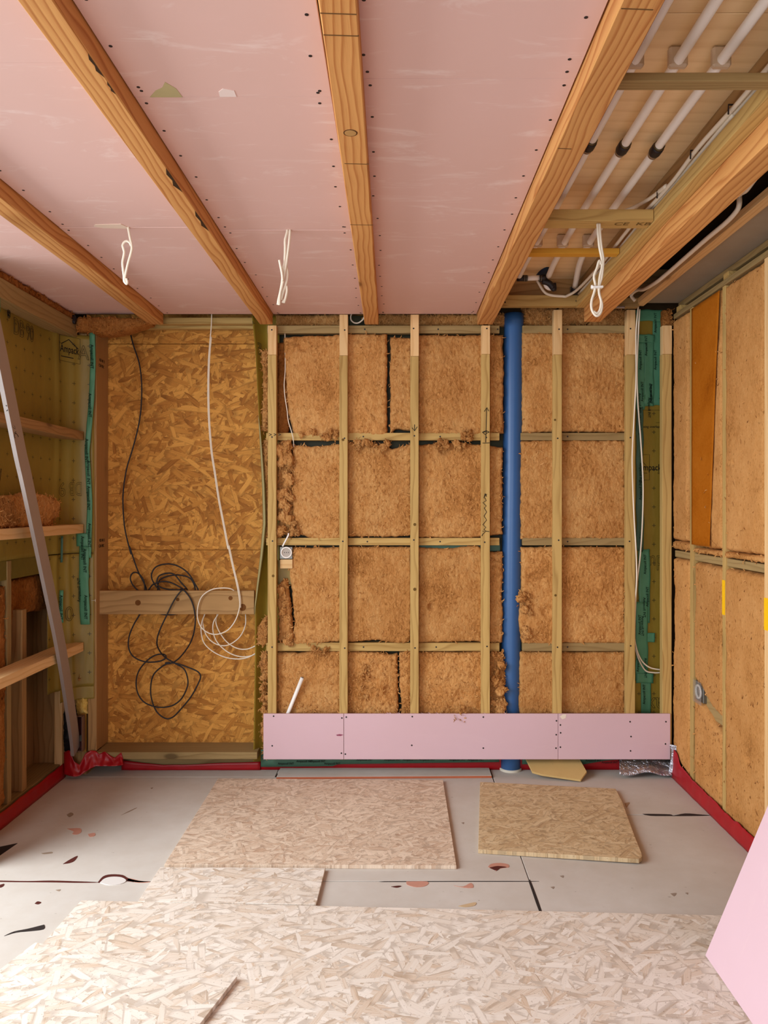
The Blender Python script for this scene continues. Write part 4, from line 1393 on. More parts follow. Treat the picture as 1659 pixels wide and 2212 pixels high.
# cables on the joist ledger and along the far end
zc = H + 1.160
yy = lambda px, x: x * F / (px - CX)
T(tubes('cable', [[(.985, -.4, zc), (.985, 2.0, zc), (.988, 2.25, zc + .004), (.984, 2.5, zc + .006), (.990, 2.75, zc), (.985, 3.0, zc), (.975, 3.2, zc), (.985, 3.7, zc), (.975, 4.1, zc), (.94, 4.2, zc - .01), (X(1215, 4.215), 4.215, Z(640, 4.215)), (X(1180, 4.215), 4.215, Z(634, 4.215)), (X(1160, 4.215), 4.215, Z(606, 4.215))],
                  [(1.004, -.4, zc), (1.005, 2.0, zc + .002), (1.0, 2.3, zc), (1.006, 2.6, zc + .004), (1.0, 3.0, zc), (1.01, 3.6, zc), (1.0, 4.2, zc)],
                  [(1.022, -.4, zc), (1.022, 2.2, zc + .004), (1.018, 2.6, zc + .008), (1.022, 3.0, zc), (1.02, 4.2, zc)],
                  [(.985, 2.80, zc + .006), (.975, 2.95, zc + .02), (.95, 3.08, zc + .035), (.90, 3.2, zc + .05)]], .0075, CREAM),
  'bundle of white cables lying on the ledger of the broad joist', 'cable')
for px, py in ((1592, 247), (1508, 345), (1434, 424)):
    y = 1.0 * F / (px - CX)
    V, Fc = [], []
    T(strokes('cable_staple', [[(.975, y, zc - .012), (.975, y, zc + .016), (1.03, y + .004, zc + .018), (1.04, y + .004, zc - .01)]], .0028, BLACK, None),
      {1592: 'black cable clip on the ledger cables near the first noggin', 1508: 'black cable clip on the ledger cables midway between noggins', 1434: 'black cable clip on the ledger cables above the thick noggin'}[px], 'clip', 'black clips on the ledger cables')
# cables right of the broad joist
xg = 1.165
T(tubes('cable', [[P(px, py, 1.20 * F / (px - CX)) for px, py in ((1680, 345), (1640, 375), (1612, 410))] +
                  [P(px, py, 1.255 * F / (px - CX)) for px, py in ((1598, 420), (1597, 441), (1591, 456), (1568, 481), (1525, 517), (1482, 555), (1442, 590), (1417, 610))] +
                  [P(1391, 625, 4.0), P(1378, 626, 4.1), P(1368, 632, 4.18), P(1364, 640, 4.2), P(1372, 650, 4.19)]], .0095, CREAM, n=8),
  'thick white cable drooping along the right side of the broad joist', 'cable')
T(tubes('cable', [[(1.150, 2.3, H + 1.10), (1.150, 2.8, H + 1.095), (1.150, 3.3, H + 1.10), (1.152, 3.8, H + 1.10), (1.17, 4.12, H + 1.11), (1.20, 4.2, H + 1.09), (1.25, 4.2, H + 1.085)],
                  [(1.146, 2.6, H + 1.12), (1.150, 3.4, H + 1.118), (1.150, 3.9, H + 1.12), (1.16, 4.2, H + 1.10)]], .0065, plain('grey_cable', (150, 138, 132), .5, .4)),
  'pair of grey cables clipped to the right side of the broad joist', 'cable')
# pair of white cables right of the sixth batten
T(tubes('cable', [[P(px, py, y) for px, py, y in ((1379, 660, 4.26), (1376, 690, 4.255), (1374, 720, 4.262), (1374, 760, 4.268), (1374, 820, 4.27), (1370, 900, 4.272), (1366, 980, 4.272), (1367, 1050, 4.272), (1370, 1120, 4.272), (1374.5, 1200, 4.275), (1375, 1260, 4.28), (1371, 1320, 4.32), (1371, 1380, 4.34), (1382, 1420, 4.35), (1402, 1441, 4.35), (1433, 1448, 4.36))],
                  [P(px, py, y) for px, py, y in ((1382, 668, 4.28), (1379, 720, 4.30), (1376, 800, 4.30), (1378, 870, 4.30), (1384, 950, 4.30), (1389, 1040, 4.30), (1388, 1120, 4.30), (1383, 1200, 4.31), (1375, 1270, 4.33), (1371, 1370, 4.35), (1375, 1410, 4.36), (1392, 1446, 4.36), (1412, 1453, 4.36), (1434, 1452, 4.37))]], .0042, CREAM, n=8),
  'pair of white cables hanging beside the green taped strip on the right', 'cable')

# ================================================================== TAPED STRIP IN THE RIGHT CORNER
YT = 4.405
ms = T(box('membrane_strip', (X(1366, YT), X(1446, YT)), (YT, YT + .002), (.10, 2.60), MEMBX, None, 0), 'olive membrane strip between the last two battens at the right', 'membrane')
letters('Ampack', (X(1379, YT), YT - .001, Z(1016, YT)), .050, (PI / 2, 0, 0), INK, ms, sx=.8)
strokes('logo_frame', [[P(1383, 982, YT - .001), P(1403, 982, YT - .001), P(1403, 1037, YT - .001), P(1383, 1037, YT - .001)], [P(1378, 990, YT - .001), P(1387, 996, YT - .001), P(1396, 1006, YT - .001)], [P(1385, 1022, YT - .001), P(1398, 1022, YT - .001)]], .0011, INK, ms)
letters('fixing overlap line', (X(1386, YT), YT - .001, Z(924, YT)), .019, (PI / 2, 0, 0), INK, ms)
strokes('printed_line', [[P(1390, 886, YT - .001), P(1426, 886, YT - .001)], [P(1417, 913, YT - .001), P(1425, 913, YT - .001)]], .0009, INK, ms)
letters('Amp', (X(1421, YT), YT - .001, Z(1023, YT)), .11, (PI / 2, 0, 0), INK, ms, outline=True, sx=.7)
letters('mp', (X(1392, YT), YT - .001, Z(1221, YT)), .12, (PI / 2, 0, 0), INK, ms, outline=True, sx=.72)
letters('ax', (X(1432, YT), YT - .001, Z(1507, YT)), .13, (PI / 2, PI, 0), INK, ms, outline=True, sx=.8)


def vtape(px0, px1, py0, py1, lab, words, y=YT - .006, sd=0.0, jag=3, group='green tape strips in the right corner', mat=GREEN, nu=6):
    def fn(u, v):
        py = py0 + (py1 - py0) * v
        px = px0 + (px1 - px0) * u + jag * float(perlin(v * 6 * (py1 - py0) / 200, u * .6, sd))
        yy_ = y - .0035 * float(perlin(u * 4, v * 7, sd + 1)) - .003 * u
        return (X(px, YT), yy_, Z(py + 3 * float(perlin(u * 3, 0.5, sd)), YT))
    o = T(sheet('sealing_tape', fn, nu, max(6, int((py1 - py0) / 10)), mat), lab, 'tape', group)
    for k, (px, py) in enumerate(words):
        letters('Ampacoll INT', (X(px, YT), y - .0085, Z(py, YT)), .020, (PI / 2, -PI / 2, 0) if k % 2 == 0 else (PI / 2, PI / 2, 0), INKG, o)
    return o


vtape(1372, 1392, 735, 885, 'green tape strip left of three below the short crossing tape, right corner', [(1384, 800), (1378, 850), (1388, 868)], sd=1)
vtape(1390, 1411, 732, 878, 'green tape strip in the middle of three, above the olive membrane', [(1396, 770), (1402, 830), (1406, 872), (1398, 860)], sd=2, y=YT - .009)
vtape(1409, 1431, 690, 876, 'green tape strip running highest beside the last batten', [(1416, 720), (1424, 770), (1416, 800), (1423, 850)], sd=3, y=YT - .007)
vtape(1372, 1430, 670, 694, 'crumpled green tape across the very top of the corner strip', [], sd=4, jag=6, y=YT - .012, nu=14)
vtape(1374, 1412, 724, 741, 'short green tape crossing below the small olive gap', [], sd=5, y=YT - .014)
vtape(1374, 1389, 880, 1190, 'long narrow green tape behind the white cables', [(1383, 940), (1380, 1000), (1384, 1080), (1381, 1150)], sd=6, mat=GREEND)
vtape(1379, 1403, 1186, 1345, 'green tape with torn right edge halfway down the corner strip', [(1394, 1240), (1388, 1290), (1399, 1310), (1384, 1330)], sd=7)
vtape(1372, 1398, 1300, 1470, 'green tape strip behind the curved cable ends', [(1382, 1370), (1390, 1420), (1378, 1450)], sd=8, y=YT - .010)
vtape(1396, 1412, 1366, 1386, 'small green tape tab sticking out to the right', [], sd=9, y=YT - .012)
vtape(1373, 1409, 1453, 1474, 'short green tape crossing near the bottom of the corner strip', [], sd=10, y=YT - .014)
vtape(1384, 1405, 1468, 1545, 'lowest green tape strip above the pink board', [(1392, 1520), (1400, 1538)], sd=11)

# ================================================================== RIGHT WALL: STUDS AND DENSE FIBRE PANELS
def yR(px): return XR * F / (px - CX)


stud = [(1496.5, 1490), (1566, 1560), (1662, 1650.5)]
sl = ['cream stud on the right wall, far one beside the socket', 'cream stud on the right wall with yellow tape, in the middle', 'cream stud on the right wall nearest the camera, cut by the picture edge']
for k, (a, b) in enumerate(stud):
    o = T(box('wall_stud', (XR + .001, 1.655), (yR(a), yR(b)), (.05, H + 1.039), PALE['Z'] if k == 2 else TREAT['Z']), sl[k], 'stud', 'studs of the right wall')
    if k:
        y = (yR(a) + yR(b)) / 2
        z0, z1 = ((1328, 1253), (1362, 1292))[k - 1]
        box('yellow_tape', (XR - .001, XR + .002), (yR(a) + .001, yR(b) - .001), (Z(z0, y), Z(z1, y)), YTAPE, o, 0)


def rb(pxa, pxb, z0, z1, lab, front=XR + .004, **kw):
    kw.setdefault('amp', .006)
    kw.setdefault('edge', .006)
    kw.setdefault('fine', .0016)
    kw.setdefault('bulge', .004)
    kw.setdefault('tufts', 40)
    kw.setdefault('res', .009)
    o = batt('insulation_board', 'right', yR(pxb), yR(pxa), z0, z1, front, .07, WOOLR, **kw)
    return T(o, lab, 'insulation', 'fibre panels of the right wall')


zt = H + 1.036
za, zb_, zr0, zr1 = 1.316, 1.264, 1.222, 1.258
rb(1452, 1484, za, zt, 'tall narrow fibre panel at the far end of the right wall, above the rail', left=[(0, -.0), (1, 0)], right=None)
o = rb(1496, 1558, za - .02, zt, 'tall fibre panel with a dark orange soaked stripe, right wall', right=[(0, 0), (.45, 0), (.62, -.02), (.75, 0), (1, 0)])
# soaked stripe: follows the panel face
def stain_fn(u, v):
    z = 1.305 + (zt - .01 - 1.305) * v
    ya = 4.005
    ye = np.interp(z, [1.30, 1.75, 2.1, 2.55], [3.775, 3.735, 3.705, 3.655])
    y = ya + (ye - ya) * u
    return (XR - .0075 - .0015 * float(perlin(y * 9, z * 9, 1)), y, z)


st = sheet('soaked_stripe', stain_fn, 12, 60, STAIN, o, .001)
st['label'] = 'dark orange soaked stripe'
rb(1564, 1649, za - .02, zt, 'wide fibre panel in the upper right wall with small pits', hollow=[(yR(1575), Z(1000, yR(1575)), .012, .02), (yR(1583), Z(1000, yR(1583)), .012, .02)], left=[(0, 0), (.5, 0), (.7, .012), (.8, 0), (1, 0)])
rb(1662, 1790, za - .02, zt, 'fibre panel at the picture edge of the right wall, above the rail', tufts=0)
rb(1452, 1489, zb_, za - .006, 'small fibre strip between panel and rail at the far end of the right wall', tufts=15)
rb(1497, 1558, zb_, za - .028, 'fibre strip above the rail below the soaked stripe', tufts=15)
rb(1564, 1649, zb_, za - .026, 'wide fibre strip just above the rail on the right wall', tufts=15)
rr = T(box('wall_rail', (XR + .010, XR + .06), (3.0, 4.29), (zr0, zr1), TREATD['Y']), 'weathered horizontal rail crossing the right wall', 'rail')
rb(1452, 1489, .06, zr0 - .006, 'long narrow fibre panel at the far end of the right wall, below the rail', bottom=[(0, 0), (1, .07)], right=[(0, 0), (.45, .0), (.6, -.02), (.85, -.01), (1, 0)])
zs = .50
o = rb(1497, 1558, .545, zr0 - .008, 'fibre panel below the rail and above the hidden socket, right wall', bottom=[(0, -.05), (.35, -.03), (.7, .03), (1, .075)], tufts=60, left=[(0, .0), (1, .0)], right=[(0, -.005), (.5, 0), (.8, -.02), (1, -.01)])
rb(1497, 1558, .05, .475, 'fibre panel below the bagged socket, right wall', top=[(0, -.055), (.3, -.03), (.7, .03), (1, .055)], tufts=60, left=[(0, .02), (.6, .008), (1, 0)], hollow=[(yR(1510), Z(1645, yR(1510)), .02, .015)])
rb(1564, 1649, .05, zr0 - .010, 'wide tall fibre panel below the rail, right wall, with a gouge', tufts=60, hollow=[(yR(1576), Z(1415, yR(1576)), .022, .025), (yR(1613), Z(1640, yR(1613)), .03, .02)])
rb(1662, 1790, .05, zr0 - .010, 'fibre panel at the picture edge of the right wall, below the rail', tufts=0)
# bagged socket and the rail behind it
T(box('wall_rail', (XR + .022, XR + .06), (3.66, 4.02), (.45, .60), TREATD['Y']), 'short weathered rail behind the bagged socket', 'rail')
ys, zsk = yR(1509), Z(1494, yR(1509))
so2 = T(box('wall_socket', (XR + .004, XR + .030), (ys - .05, ys + .05), (zsk - .05, zsk + .05), METAL, None, .003), 'white socket frame wrapped in clear film on the right wall', 'socket')
V, Fc = [], []
for rr_, xx in ((.026, XR + .004), (.036, XR + .004), (.037, XR - .004), (.027, XR - .004)):
    for k in range(ns):
        V.append((xx, ys + rr_ * math.cos(2 * PI * k / ns), zsk + rr_ * math.sin(2 * PI * k / ns)))
for l in range(4):
    for k in range(ns):
        k2, l2 = (k + 1) % ns, (l + 1) % 4
        Fc.append((l * ns + k, l * ns + k2, l2 * ns + k2, l2 * ns + k))
mkobj('socket_ring', V, Fc, WHITE, so2, True)
sheet('film_wrap', lambda u, v: (XR - .008 - .008 * math.sin(u * PI) * math.sin(v * PI) - .004 * float(perlin(u * 6, v * 6, 2)), ys - .055 + .11 * u, zsk - .06 + .115 * v), 14, 14, CLEAR, so2, .0006)

# red tape along the right wall
def red_right(u, v):
    y = 4.27 - 1.35 * u
    top = np.interp(y, [2.9, 3.6, 4.0, 4.10, 4.16, 4.20, 4.27], [.085, .075, .085, .10, .105, .15, .16]) + .008 * float(perlin(y * 18, .5, 2)) + .006 * float(perlin(y * 50, .5, 4))
    return (XR - .010 - .010 * (1 - v) - .004 * float(perlin(y * 12, v * 3, 1)), y, .001 + top * v)


T(sheet('sealing_tape', red_right, 110, 5, REDT), 'bright red tape along the foot of the right wall', 'tape')
S(box('trim_3', (XR - .002, 1.66), (-2.0, 4.29), (-.01, .06), DARKW, None, 0))

# ================================================================== LEFT WALL
prof = [(-1.86, 3.24), (-1.86, 3.9), (-1.853, 4.08), (-1.825, 4.21), (-1.765, 4.275), (-1.685, 4.296)]
pl = [0.0]
for a, b in zip(prof[:-1], prof[1:]):
    pl.append(pl[-1] + math.hypot(b[0] - a[0], b[1] - a[1]))
pt = smooth_path([(a, b, 0) for a, b in prof], 10)
pl2 = [0.0]
for a, b in zip(pt[:-1], pt[1:]):
    pl2.append(pl2[-1] + (b - a).length)


def prof_at(u, u0=0.0):
    s = (u0 + (1 - u0) * u) * pl2[-1]
    return np.interp(s, pl2, [p.x for p in pt]), np.interp(s, pl2, [p.y for p in pt])


def crease(u, z):
    s = u * pl2[-1]
    return .009 * math.exp(-((s - .93 - .01 * math.sin(z * 4)) / .018) ** 2) + .008 * math.exp(-((s - 1.02 - .014 * math.sin(z * 3 + 1)) / .014) ** 2)


def memb_fn(u0, z0, z1):
    def fn(u, v):
        x, y = prof_at(u, u0)
        z = z0 + (z1 - z0) * v
        uu = u0 + (1 - u0) * u
        w = .006 * float(perlin(y * 5, z * 4, 2.2)) + crease(uu, z)
        return (x + w * .9, y - w * .45, z)
    return fn


ml = T(sheet('wall_membrane', memb_fn(0.0, 1.245, 2.455), 80, 50, MEMB, uv=lambda u, v: (u * pl2[-1], 1.245 + 1.21 * v)), 'large olive printed membrane covering the upper left wall', 'membrane')
ml2 = T(sheet('wall_membrane', memb_fn(.74, .50, 1.240), 40, 40, MEMB, uv=lambda u, v: ((.74 + .26 * u) * pl2[-1], .50 + .74 * v)), 'narrow olive membrane strip below the middle rail, left corner', 'membrane')
ms2 = T(sheet('wall_membrane', memb_fn(.83, .43, .50), 24, 10, MEMB), 'olive membrane scrap below the low rail in the left corner', 'membrane')
# lettering on the membrane
rotL = (PI / 2, 0, PI / 2)


def lt(text, y, z, size, rot, x, o=ml, outline=True, sx=.62):
    return letters(text, (x, y, z), size, rot, INK, o, outline, sx)


lt('pax', 3.42, Z(714, 3.63), .125, rotL, -1.846)
lt('DB 90', 3.712, 2.338, .118, rotL, -1.846, sx=.68)
lt('\u00ae', 3.655, 2.40, .06, rotL, -1.846, sx=.6)
rc = (PI / 2, 0, math.radians(63))
cxl, cyl = X(124, 4.13), 4.13
lt('Ampack', cxl + .012, 0, .001, rc, 0) if False else None
ux, uy = math.cos(math.radians(63)), math.sin(math.radians(63))


def lp_(a, z, off=.016):
    return (cxl + a * ux + off * uy, cyl + a * uy - off * ux, z)


zl0, zl1 = Z(783, 4.19), Z(728, 4.19)
hgt = zl1 - zl0
letters('Ampack', lp_(.004, zl0 + hgt * .36), .056, rc, INK, ml, sx=.66)
strokes('logo_frame', [[lp_(.0, zl0), lp_(.0, zl1), lp_(.135, zl1), lp_(.135, zl0), lp_(.0, zl0)]], .0012, INK, ml)
strokes('logo_roof', [[lp_(.012, zl0 + hgt * .66), lp_(.060, zl0 + hgt * .88), lp_(.122, zl0 + hgt * .58)], [lp_(.012, zl0 + hgt * .18), lp_(.09, zl0 + hgt * .18)]], .0026, INK, ml)
letters('A', (X(171, 4.27), 4.255, Z(777, 4.27)), .112, (PI / 2, 0, .35), INK, ml, outline=True, sx=.74)
letters('9', (X(146, 4.20), 4.178, Z(1043, 4.20)), .108, (PI / 2, PI, 1.0), INK, ml, outline=True, sx=.8)
letters('DB', (X(180.5, 4.27), 4.250, Z(1042, 4.26)), .108, (PI / 2, PI, .45), INK, ml, outline=True, sx=.47)
letters('Amp', (-1.846, 3.60, Z(1012, 3.55)), .13, (PI / 2, PI, PI / 2), INK, ml, outline=True, sx=.6)
letters('0', (X(163, 4.262), 4.238, Z(1310, 4.25)), .112, (PI / 2, PI, .45), INK, ml2, outline=True, sx=.8)

# rails of the left wall
r1 = T(box('wall_rail', (-1.845, -1.734), (3.24, 4.270), (H + .366, H + .413), BROWN['Y']), 'reddish brown rail, highest of three on the left wall', 'rail', 'rails of the left wall')
r2 = T(box('wall_rail', (-1.845, -1.734), (3.24, 4.270), (H - .150, H - .101), PALE['Y']), 'rail at eye height on the left wall carrying a torn insulation piece', 'rail', 'rails of the left wall')
r3 = T(box('wall_rail', (-1.845, -1.734), (3.24, 4.270), (H - .805, H - .757), PALE['Y']), 'lowest rail on the left wall, above the open stud bays', 'rail', 'rails of the left wall')
# top beam and insulation above it
T(box('top_beam', (-1.90, -1.770), (3.24, 4.275), (H + .935, H + 1.024), TREATD['Y']), 'weathered top beam of the left wall under the insulation strip', 'beam')
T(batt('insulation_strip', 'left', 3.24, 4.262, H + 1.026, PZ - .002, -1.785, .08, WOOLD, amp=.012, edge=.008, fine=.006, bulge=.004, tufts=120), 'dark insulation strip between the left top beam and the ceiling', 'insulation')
T(tubes('rag', [[P(158, 684, 4.24), P(161, 690, 4.23), P(156, 693, 4.22), P(163, 696, 4.22)]], .014, BLACK), 'black crumpled scrap tucked in the left ceiling corner', 'scrap')
# torn batt lying on the middle rail
T(batt('insulation_batt', 'left', 3.26, 4.045, H - .100, H + .045, -1.765, .06, WOOL, amp=.012, edge=.014, fine=.005, bulge=.006, tufts=320,
       right=[(0, -.06), (.2, -.06), (.35, -.005), (.7, .012), (.85, -.03), (1, -.08)], top=[(0, 0), (.45, .0), (.6, .012), (.8, .02), (1, -.01)]),
  'torn insulation piece lying on the left wall rail', 'insulation')
# bays below
T(box('wall_stud', (-2.02, -1.862), (3.685, 3.725), (.075, 1.24), TREATD['Z']), 'stud of the left wall nearest the camera, beside the lowest insulation', 'stud', 'studs of the left wall')
T(box('wall_stud', (-2.02, -1.868), (3.845, 3.890), (.075, .985), BROWN['Z']), 'slim stud standing free in the open bay of the left wall', 'stud', 'studs of the left wall')
T(box('wall_stud', (-1.893, -1.85), (4.262, 4.300), (.06, .98), PALE['Z']), 'stud of the left wall beside the black hole in the corner', 'stud', 'studs of the left wall')
T(box('bottom_plate', (-2.02, -1.862), (3.24, 4.30), (.0, .074), TREATD['Y']), 'bottom plate of the left wall behind the red tape', 'plate')
T(box('bay_end_board', (-2.02, -1.90), (4.285, 4.300), (.06, 1.24), BROWN['Z']), 'dark board closing the far end of the open bay, left wall', 'board')
T(box('bay_ledge', (-2.02, -1.94), (3.90, 4.255), (.60, .615), BROWN['Y']), 'thin wooden ledge inside the open bay of the left wall', 'ledge')
for k, (y0, y1) in enumerate(((3.24, 3.50), (3.502, 3.88), (3.882, 4.30))):
    box('back_panel', (-2.030, -2.020), (y0, y1), (.07, 1.30), BROWN['Z'], wall_left)
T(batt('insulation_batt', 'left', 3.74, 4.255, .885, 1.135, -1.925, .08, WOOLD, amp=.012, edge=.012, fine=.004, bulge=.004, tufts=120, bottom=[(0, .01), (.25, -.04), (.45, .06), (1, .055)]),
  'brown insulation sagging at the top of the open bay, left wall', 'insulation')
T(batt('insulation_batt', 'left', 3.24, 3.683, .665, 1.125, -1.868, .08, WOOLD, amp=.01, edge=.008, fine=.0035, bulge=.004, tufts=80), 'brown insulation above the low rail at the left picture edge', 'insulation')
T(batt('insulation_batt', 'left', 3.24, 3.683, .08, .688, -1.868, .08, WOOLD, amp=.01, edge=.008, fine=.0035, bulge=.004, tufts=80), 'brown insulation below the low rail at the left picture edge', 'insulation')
T(box('blocking', (-2.0, -1.866), (3.24, 4.255), (1.150, 1.245), plain('olive_blocking', (122, 108, 48), .6, .2, var=.25), None), 'olive blocking under the middle rail of the left wall', 'board')
# opening jamb at the picture edge
T(batt('insulation_jamb', 'left', 3.17, 3.262, .02, .72, -1.705, .14, wool_mat('pale_jamb_wool', (214, 186, 124), (160, 126, 70), (232, 212, 160)), amp=.012, edge=.008, tufts=60),
  'pale insulated jamb edge of the opening at the left picture border', 'insulation')
box_sl = prism('floor_cutout', [(-1.90, 3.30), (X(38, 3.43), 3.43), (X(12, 3.36), 3.30), (-1.72, 3.22), (-1.90, 3.22)], -.002, .0015, SLABM, floor, bevel=0)

# corner pier behind the membrane and what shows through it
S(box('trim_4', (-2.0, -1.735), (4.315, 4.47), (.0, 2.55), BROWN['Z'], None, 0))
T(box('pier_board', (-1.79, -1.733), (4.302, 4.314), (.13, .70), plain('yellowish_board', (186, 142, 64), .7, .2, var=.3)), 'yellowish board strip at the foot of the corner pier', 'board')
T(batt('foam_patch', 'back', X(160, 4.29), X(187, 4.29), Z(1545, 4.29), Z(1478, 4.29), 4.292, .03, FOAM, amp=.014, edge=.012, tufts=0, bulge=.01, top=[(0, -.03), (.5, 0), (1, -.05)]), 'cream sprayed foam patch in the left corner', 'foam')
T(batt('insulation_scrap', 'back', X(156, 4.285), X(172, 4.285), Z(1482, 4.285), Z(1456, 4.285), 4.288, .03, WOOLD, amp=.014, edge=.01, tufts=30), 'small brown insulation scrap above the foam patch', 'insulation')
T(batt('foam_hole', 'back', X(135, 4.29), X(166, 4.29), Z(1626, 4.29), Z(1521, 4.29), 4.286, .03, plain('black_foam', (20, 18, 20), .6, .3), amp=.02, edge=.012, tufts=0, fine=.006, top=[(0, -.06), (.5, 0), (1, -.02)]),
  'lumpy black foam in the left corner beside the open box', 'foam')
# open metal box
xb0, xb1, zb0_, zb1_ = X(165, 4.25), X(180, 4.25), Z(1622, 4.25), Z(1546, 4.25)
bx = T(box('metal_box', (xb0, xb1), (4.268, 4.272), (zb0_, zb1_), plain('dark_red_metal', (70, 26, 24), .6, .3), None, 0), 'open dark red metal box at the foot of the left corner', 'box')
for x0, x1, z0, z1 in ((xb0, xb0 + .003, zb0_, zb1_), (xb1 - .003, xb1, zb0_, zb1_), (xb0, xb1, zb1_ - .003, zb1_), (xb0, xb1, zb0_, zb0_ + .003)):
    box('box_side', (x0, x1), (4.235, 4.268), (z0, z1), plain('box_rim', (120, 92, 76), .6, .3), bx, 0)
box('box_terminal', (xb0 + .014, xb0 + .026), (4.255, 4.267), (zb0_ + .05, zb0_ + .085), METAL, bx, .002)

# aluminium straightedge leaning in the corner
bar_c = [(163, 1622, 4.225), (158, 1575, 4.165), (131, 1400, 3.92), (95, 1222, 3.67), (57, 1040, 3.42), (42, 974, 3.325), (1, 770, 3.04), (-62, 480, 2.66)]
bar_p = smooth_path([P(*q) for q in bar_c], 4)
V, Fc = [], []
for i, p in enumerate(bar_p):
    t = (bar_p[min(i + 1, len(bar_p) - 1)] - bar_p[max(i - 1, 0)]).normalized()
    nrm = (Vector((1, 0, 0)) - t * t.x).normalized()
    sd_ = nrm.cross(t).normalized()
    for a_, b_ in ((-1, -1), (1, -1), (1, 1), (-1, 1)):
        V.append(tuple(p + sd_ * (.0425 * a_) + nrm * (.009 * b_)))
for i in range(len(bar_p) - 1):
    for k in range(4):
        k2 = (k + 1) % 4
        Fc.append((4 * i + k, 4 * i + k2, 4 * i + 4 + k2, 4 * i + 4 + k))
Fc += [(3, 2, 1, 0), tuple(4 * (len(bar_p) - 1) + k for k in range(4))]
al = T(mkobj('straightedge', V, Fc, ALU), 'grey aluminium straightedge leaning along the left wall, written on by hand', 'straightedge')
bpy.context.view_layer.update()
pb = Vector(P(-6, 770, 3.04))
ax_ = (Vector(P(42, 974, 3.325)) - pb).normalized()


def onbar(px, py, off=.0105):
    """point of the bar's broad face seen at this place of the photograph"""
    d = Vector(((px - CX) / F, 1.0, -(py - CY) / F))
    nrm = Vector((1, 0, 0)) - ax_ * ax_.x
    nrm.normalize()
    c0_ = pb + nrm * off
    t = (c0_ - Vector((0, 0, H))).dot(nrm) / d.dot(nrm)
    return Vector((0, 0, H)) + d * t


def w0(x, y): return onbar(x / 10.05, 760 + y / 10.05)


strokes('handwriting', [[w0(190, 900), w0(140, 905), w0(185, 930)], [w0(105, 1005), w0(195, 985)], [w0(105, 1000), w0(160, 1020)], [w0(150, 990), w0(200, 1020)],
                        [w0(130, 1165), w0(180, 1200), w0(262, 1250)], [w0(145, 1285), w0(200, 1215), w0(255, 1175)], [w0(200, 1200), w0(250, 1235)], [w0(175, 1225), w0(240, 1200)],
                        [w0(220, 1350), w0(265, 1390), w0(310, 1450), w0(300, 1510), w0(245, 1480)],
                        [w0(265, 1565), w0(250, 1590), w0(275, 1640), w0(325, 1675), w0(325, 1640), w0(290, 1590), w0(265, 1565)],
                        [w0(345, 1730), w0(300, 1760), w0(350, 1770), w0(395, 1830), w0(390, 1850)], [w0(330, 1760), w0(305, 1830), w0(325, 1870)]], .0016, INK, al)

# green tape in the left corner
def ctape(pts, w, lab, words, sd=0., y=4.272, mat=GREEN):
    """vertical tape following pixel centre line pts [(px, py)] at the corner"""
    pys = [p[1] for p in pts]
    pxs = [p[0] for p in pts]

    def fn(u, v):
        py = pys[0] + (pys[-1] - pys[0]) * v
        px = np.interp(py, pys, pxs) + (u - .5) * w * (1 + .15 * float(perlin(v * 9, .3, sd)))
        yy_ = y - .006 * float(perlin(u * 3, v * 12, sd)) - .003 * math.sin(u * PI)
        return (X(px, y), yy_, Z(py, y))
    o = T(sheet('sealing_tape', fn, 5, max(8, int((pys[-1] - pys[0]) / 9)), mat), lab, 'tape', 'green tape in the left corner')
    for px, py, dwn in words:
        letters('Ampacoll INT', (X(px, y), y - .012, Z(py, y)), .0235, (PI / 2, PI / 2, 0) if dwn else (PI / 2, -PI / 2, 0), INKG, o)
    return o


ctape([(199, 716), (201, 780), (198, 860), (192, 930), (188, 975), (191, 1030), (194, 1090), (192, 1160), (191, 1205)], 11.5, 'long wavy green tape down the left corner post',
      [(197, 745, 1), (193, 850, 1), (186, 948, 1), (190, 995, 1), (190, 1050, 1), (192, 1130, 1)])
ctape([(182, 1180), (181, 1260), (184, 1349)], 21, 'wide double green tape in the left corner below the middle rail', [(182, 1185, 1), (175, 1300, 0), (184, 1285, 1)], 2.0, 4.265)
ctape([(178, 1152), (178, 1180)], 26, 'crumpled green tape under the end of the middle rail', [(177, 1158, 1)], 3.0, 4.262)
ctape([(134, 1158), (133, 1215)], 5, 'thin green tape line along the membrane edge, upper', [], 4.0, 4.18, GREEND)
ctape([(133, 1275), (132, 1310), (133, 1345)], 8, 'thin green tape line along the membrane edge, beside the straightedge', [(131, 1285, 1)], 5.0, 4.18)
T(sheet('sealing_tape', lambda u, v: (-1.765 - .01 * u + .004 * float(perlin(u * 4, v * 4, 1)), 3.28 + .17 * u, H + .90 + .13 * v - .03 * u), 8, 8, GREEN), 'crumpled green tape at the left picture edge under the ceiling', 'tape')

# red tape in the left corner
def red_left(u, v):
    y = 3.30 + .97 * u
    top = .072 + .008 * float(perlin(y * 12, .5, 7))
    return (-1.845 + .012 * (1 - v) + .004 * float(perlin(y * 12, v * 3, 3)), y, .001 + top * v)


T(sheet('sealing_tape', red_left, 60, 4, REDT), 'dark red tape along the foot of the left wall', 'tape')
pin = [(138, 1625, 1672), (150, 1620, 1676), (160, 1645, 1678), (172, 1652, 1676), (184, 1628, 1668), (196, 1621, 1660), (207, 1622, 1655), (214, 1629, 1655), (226, 1623, 1655), (238, 1632, 1655), (248, 1637, 1655), (262, 1625, 1653), (266, 1640, 1652)]


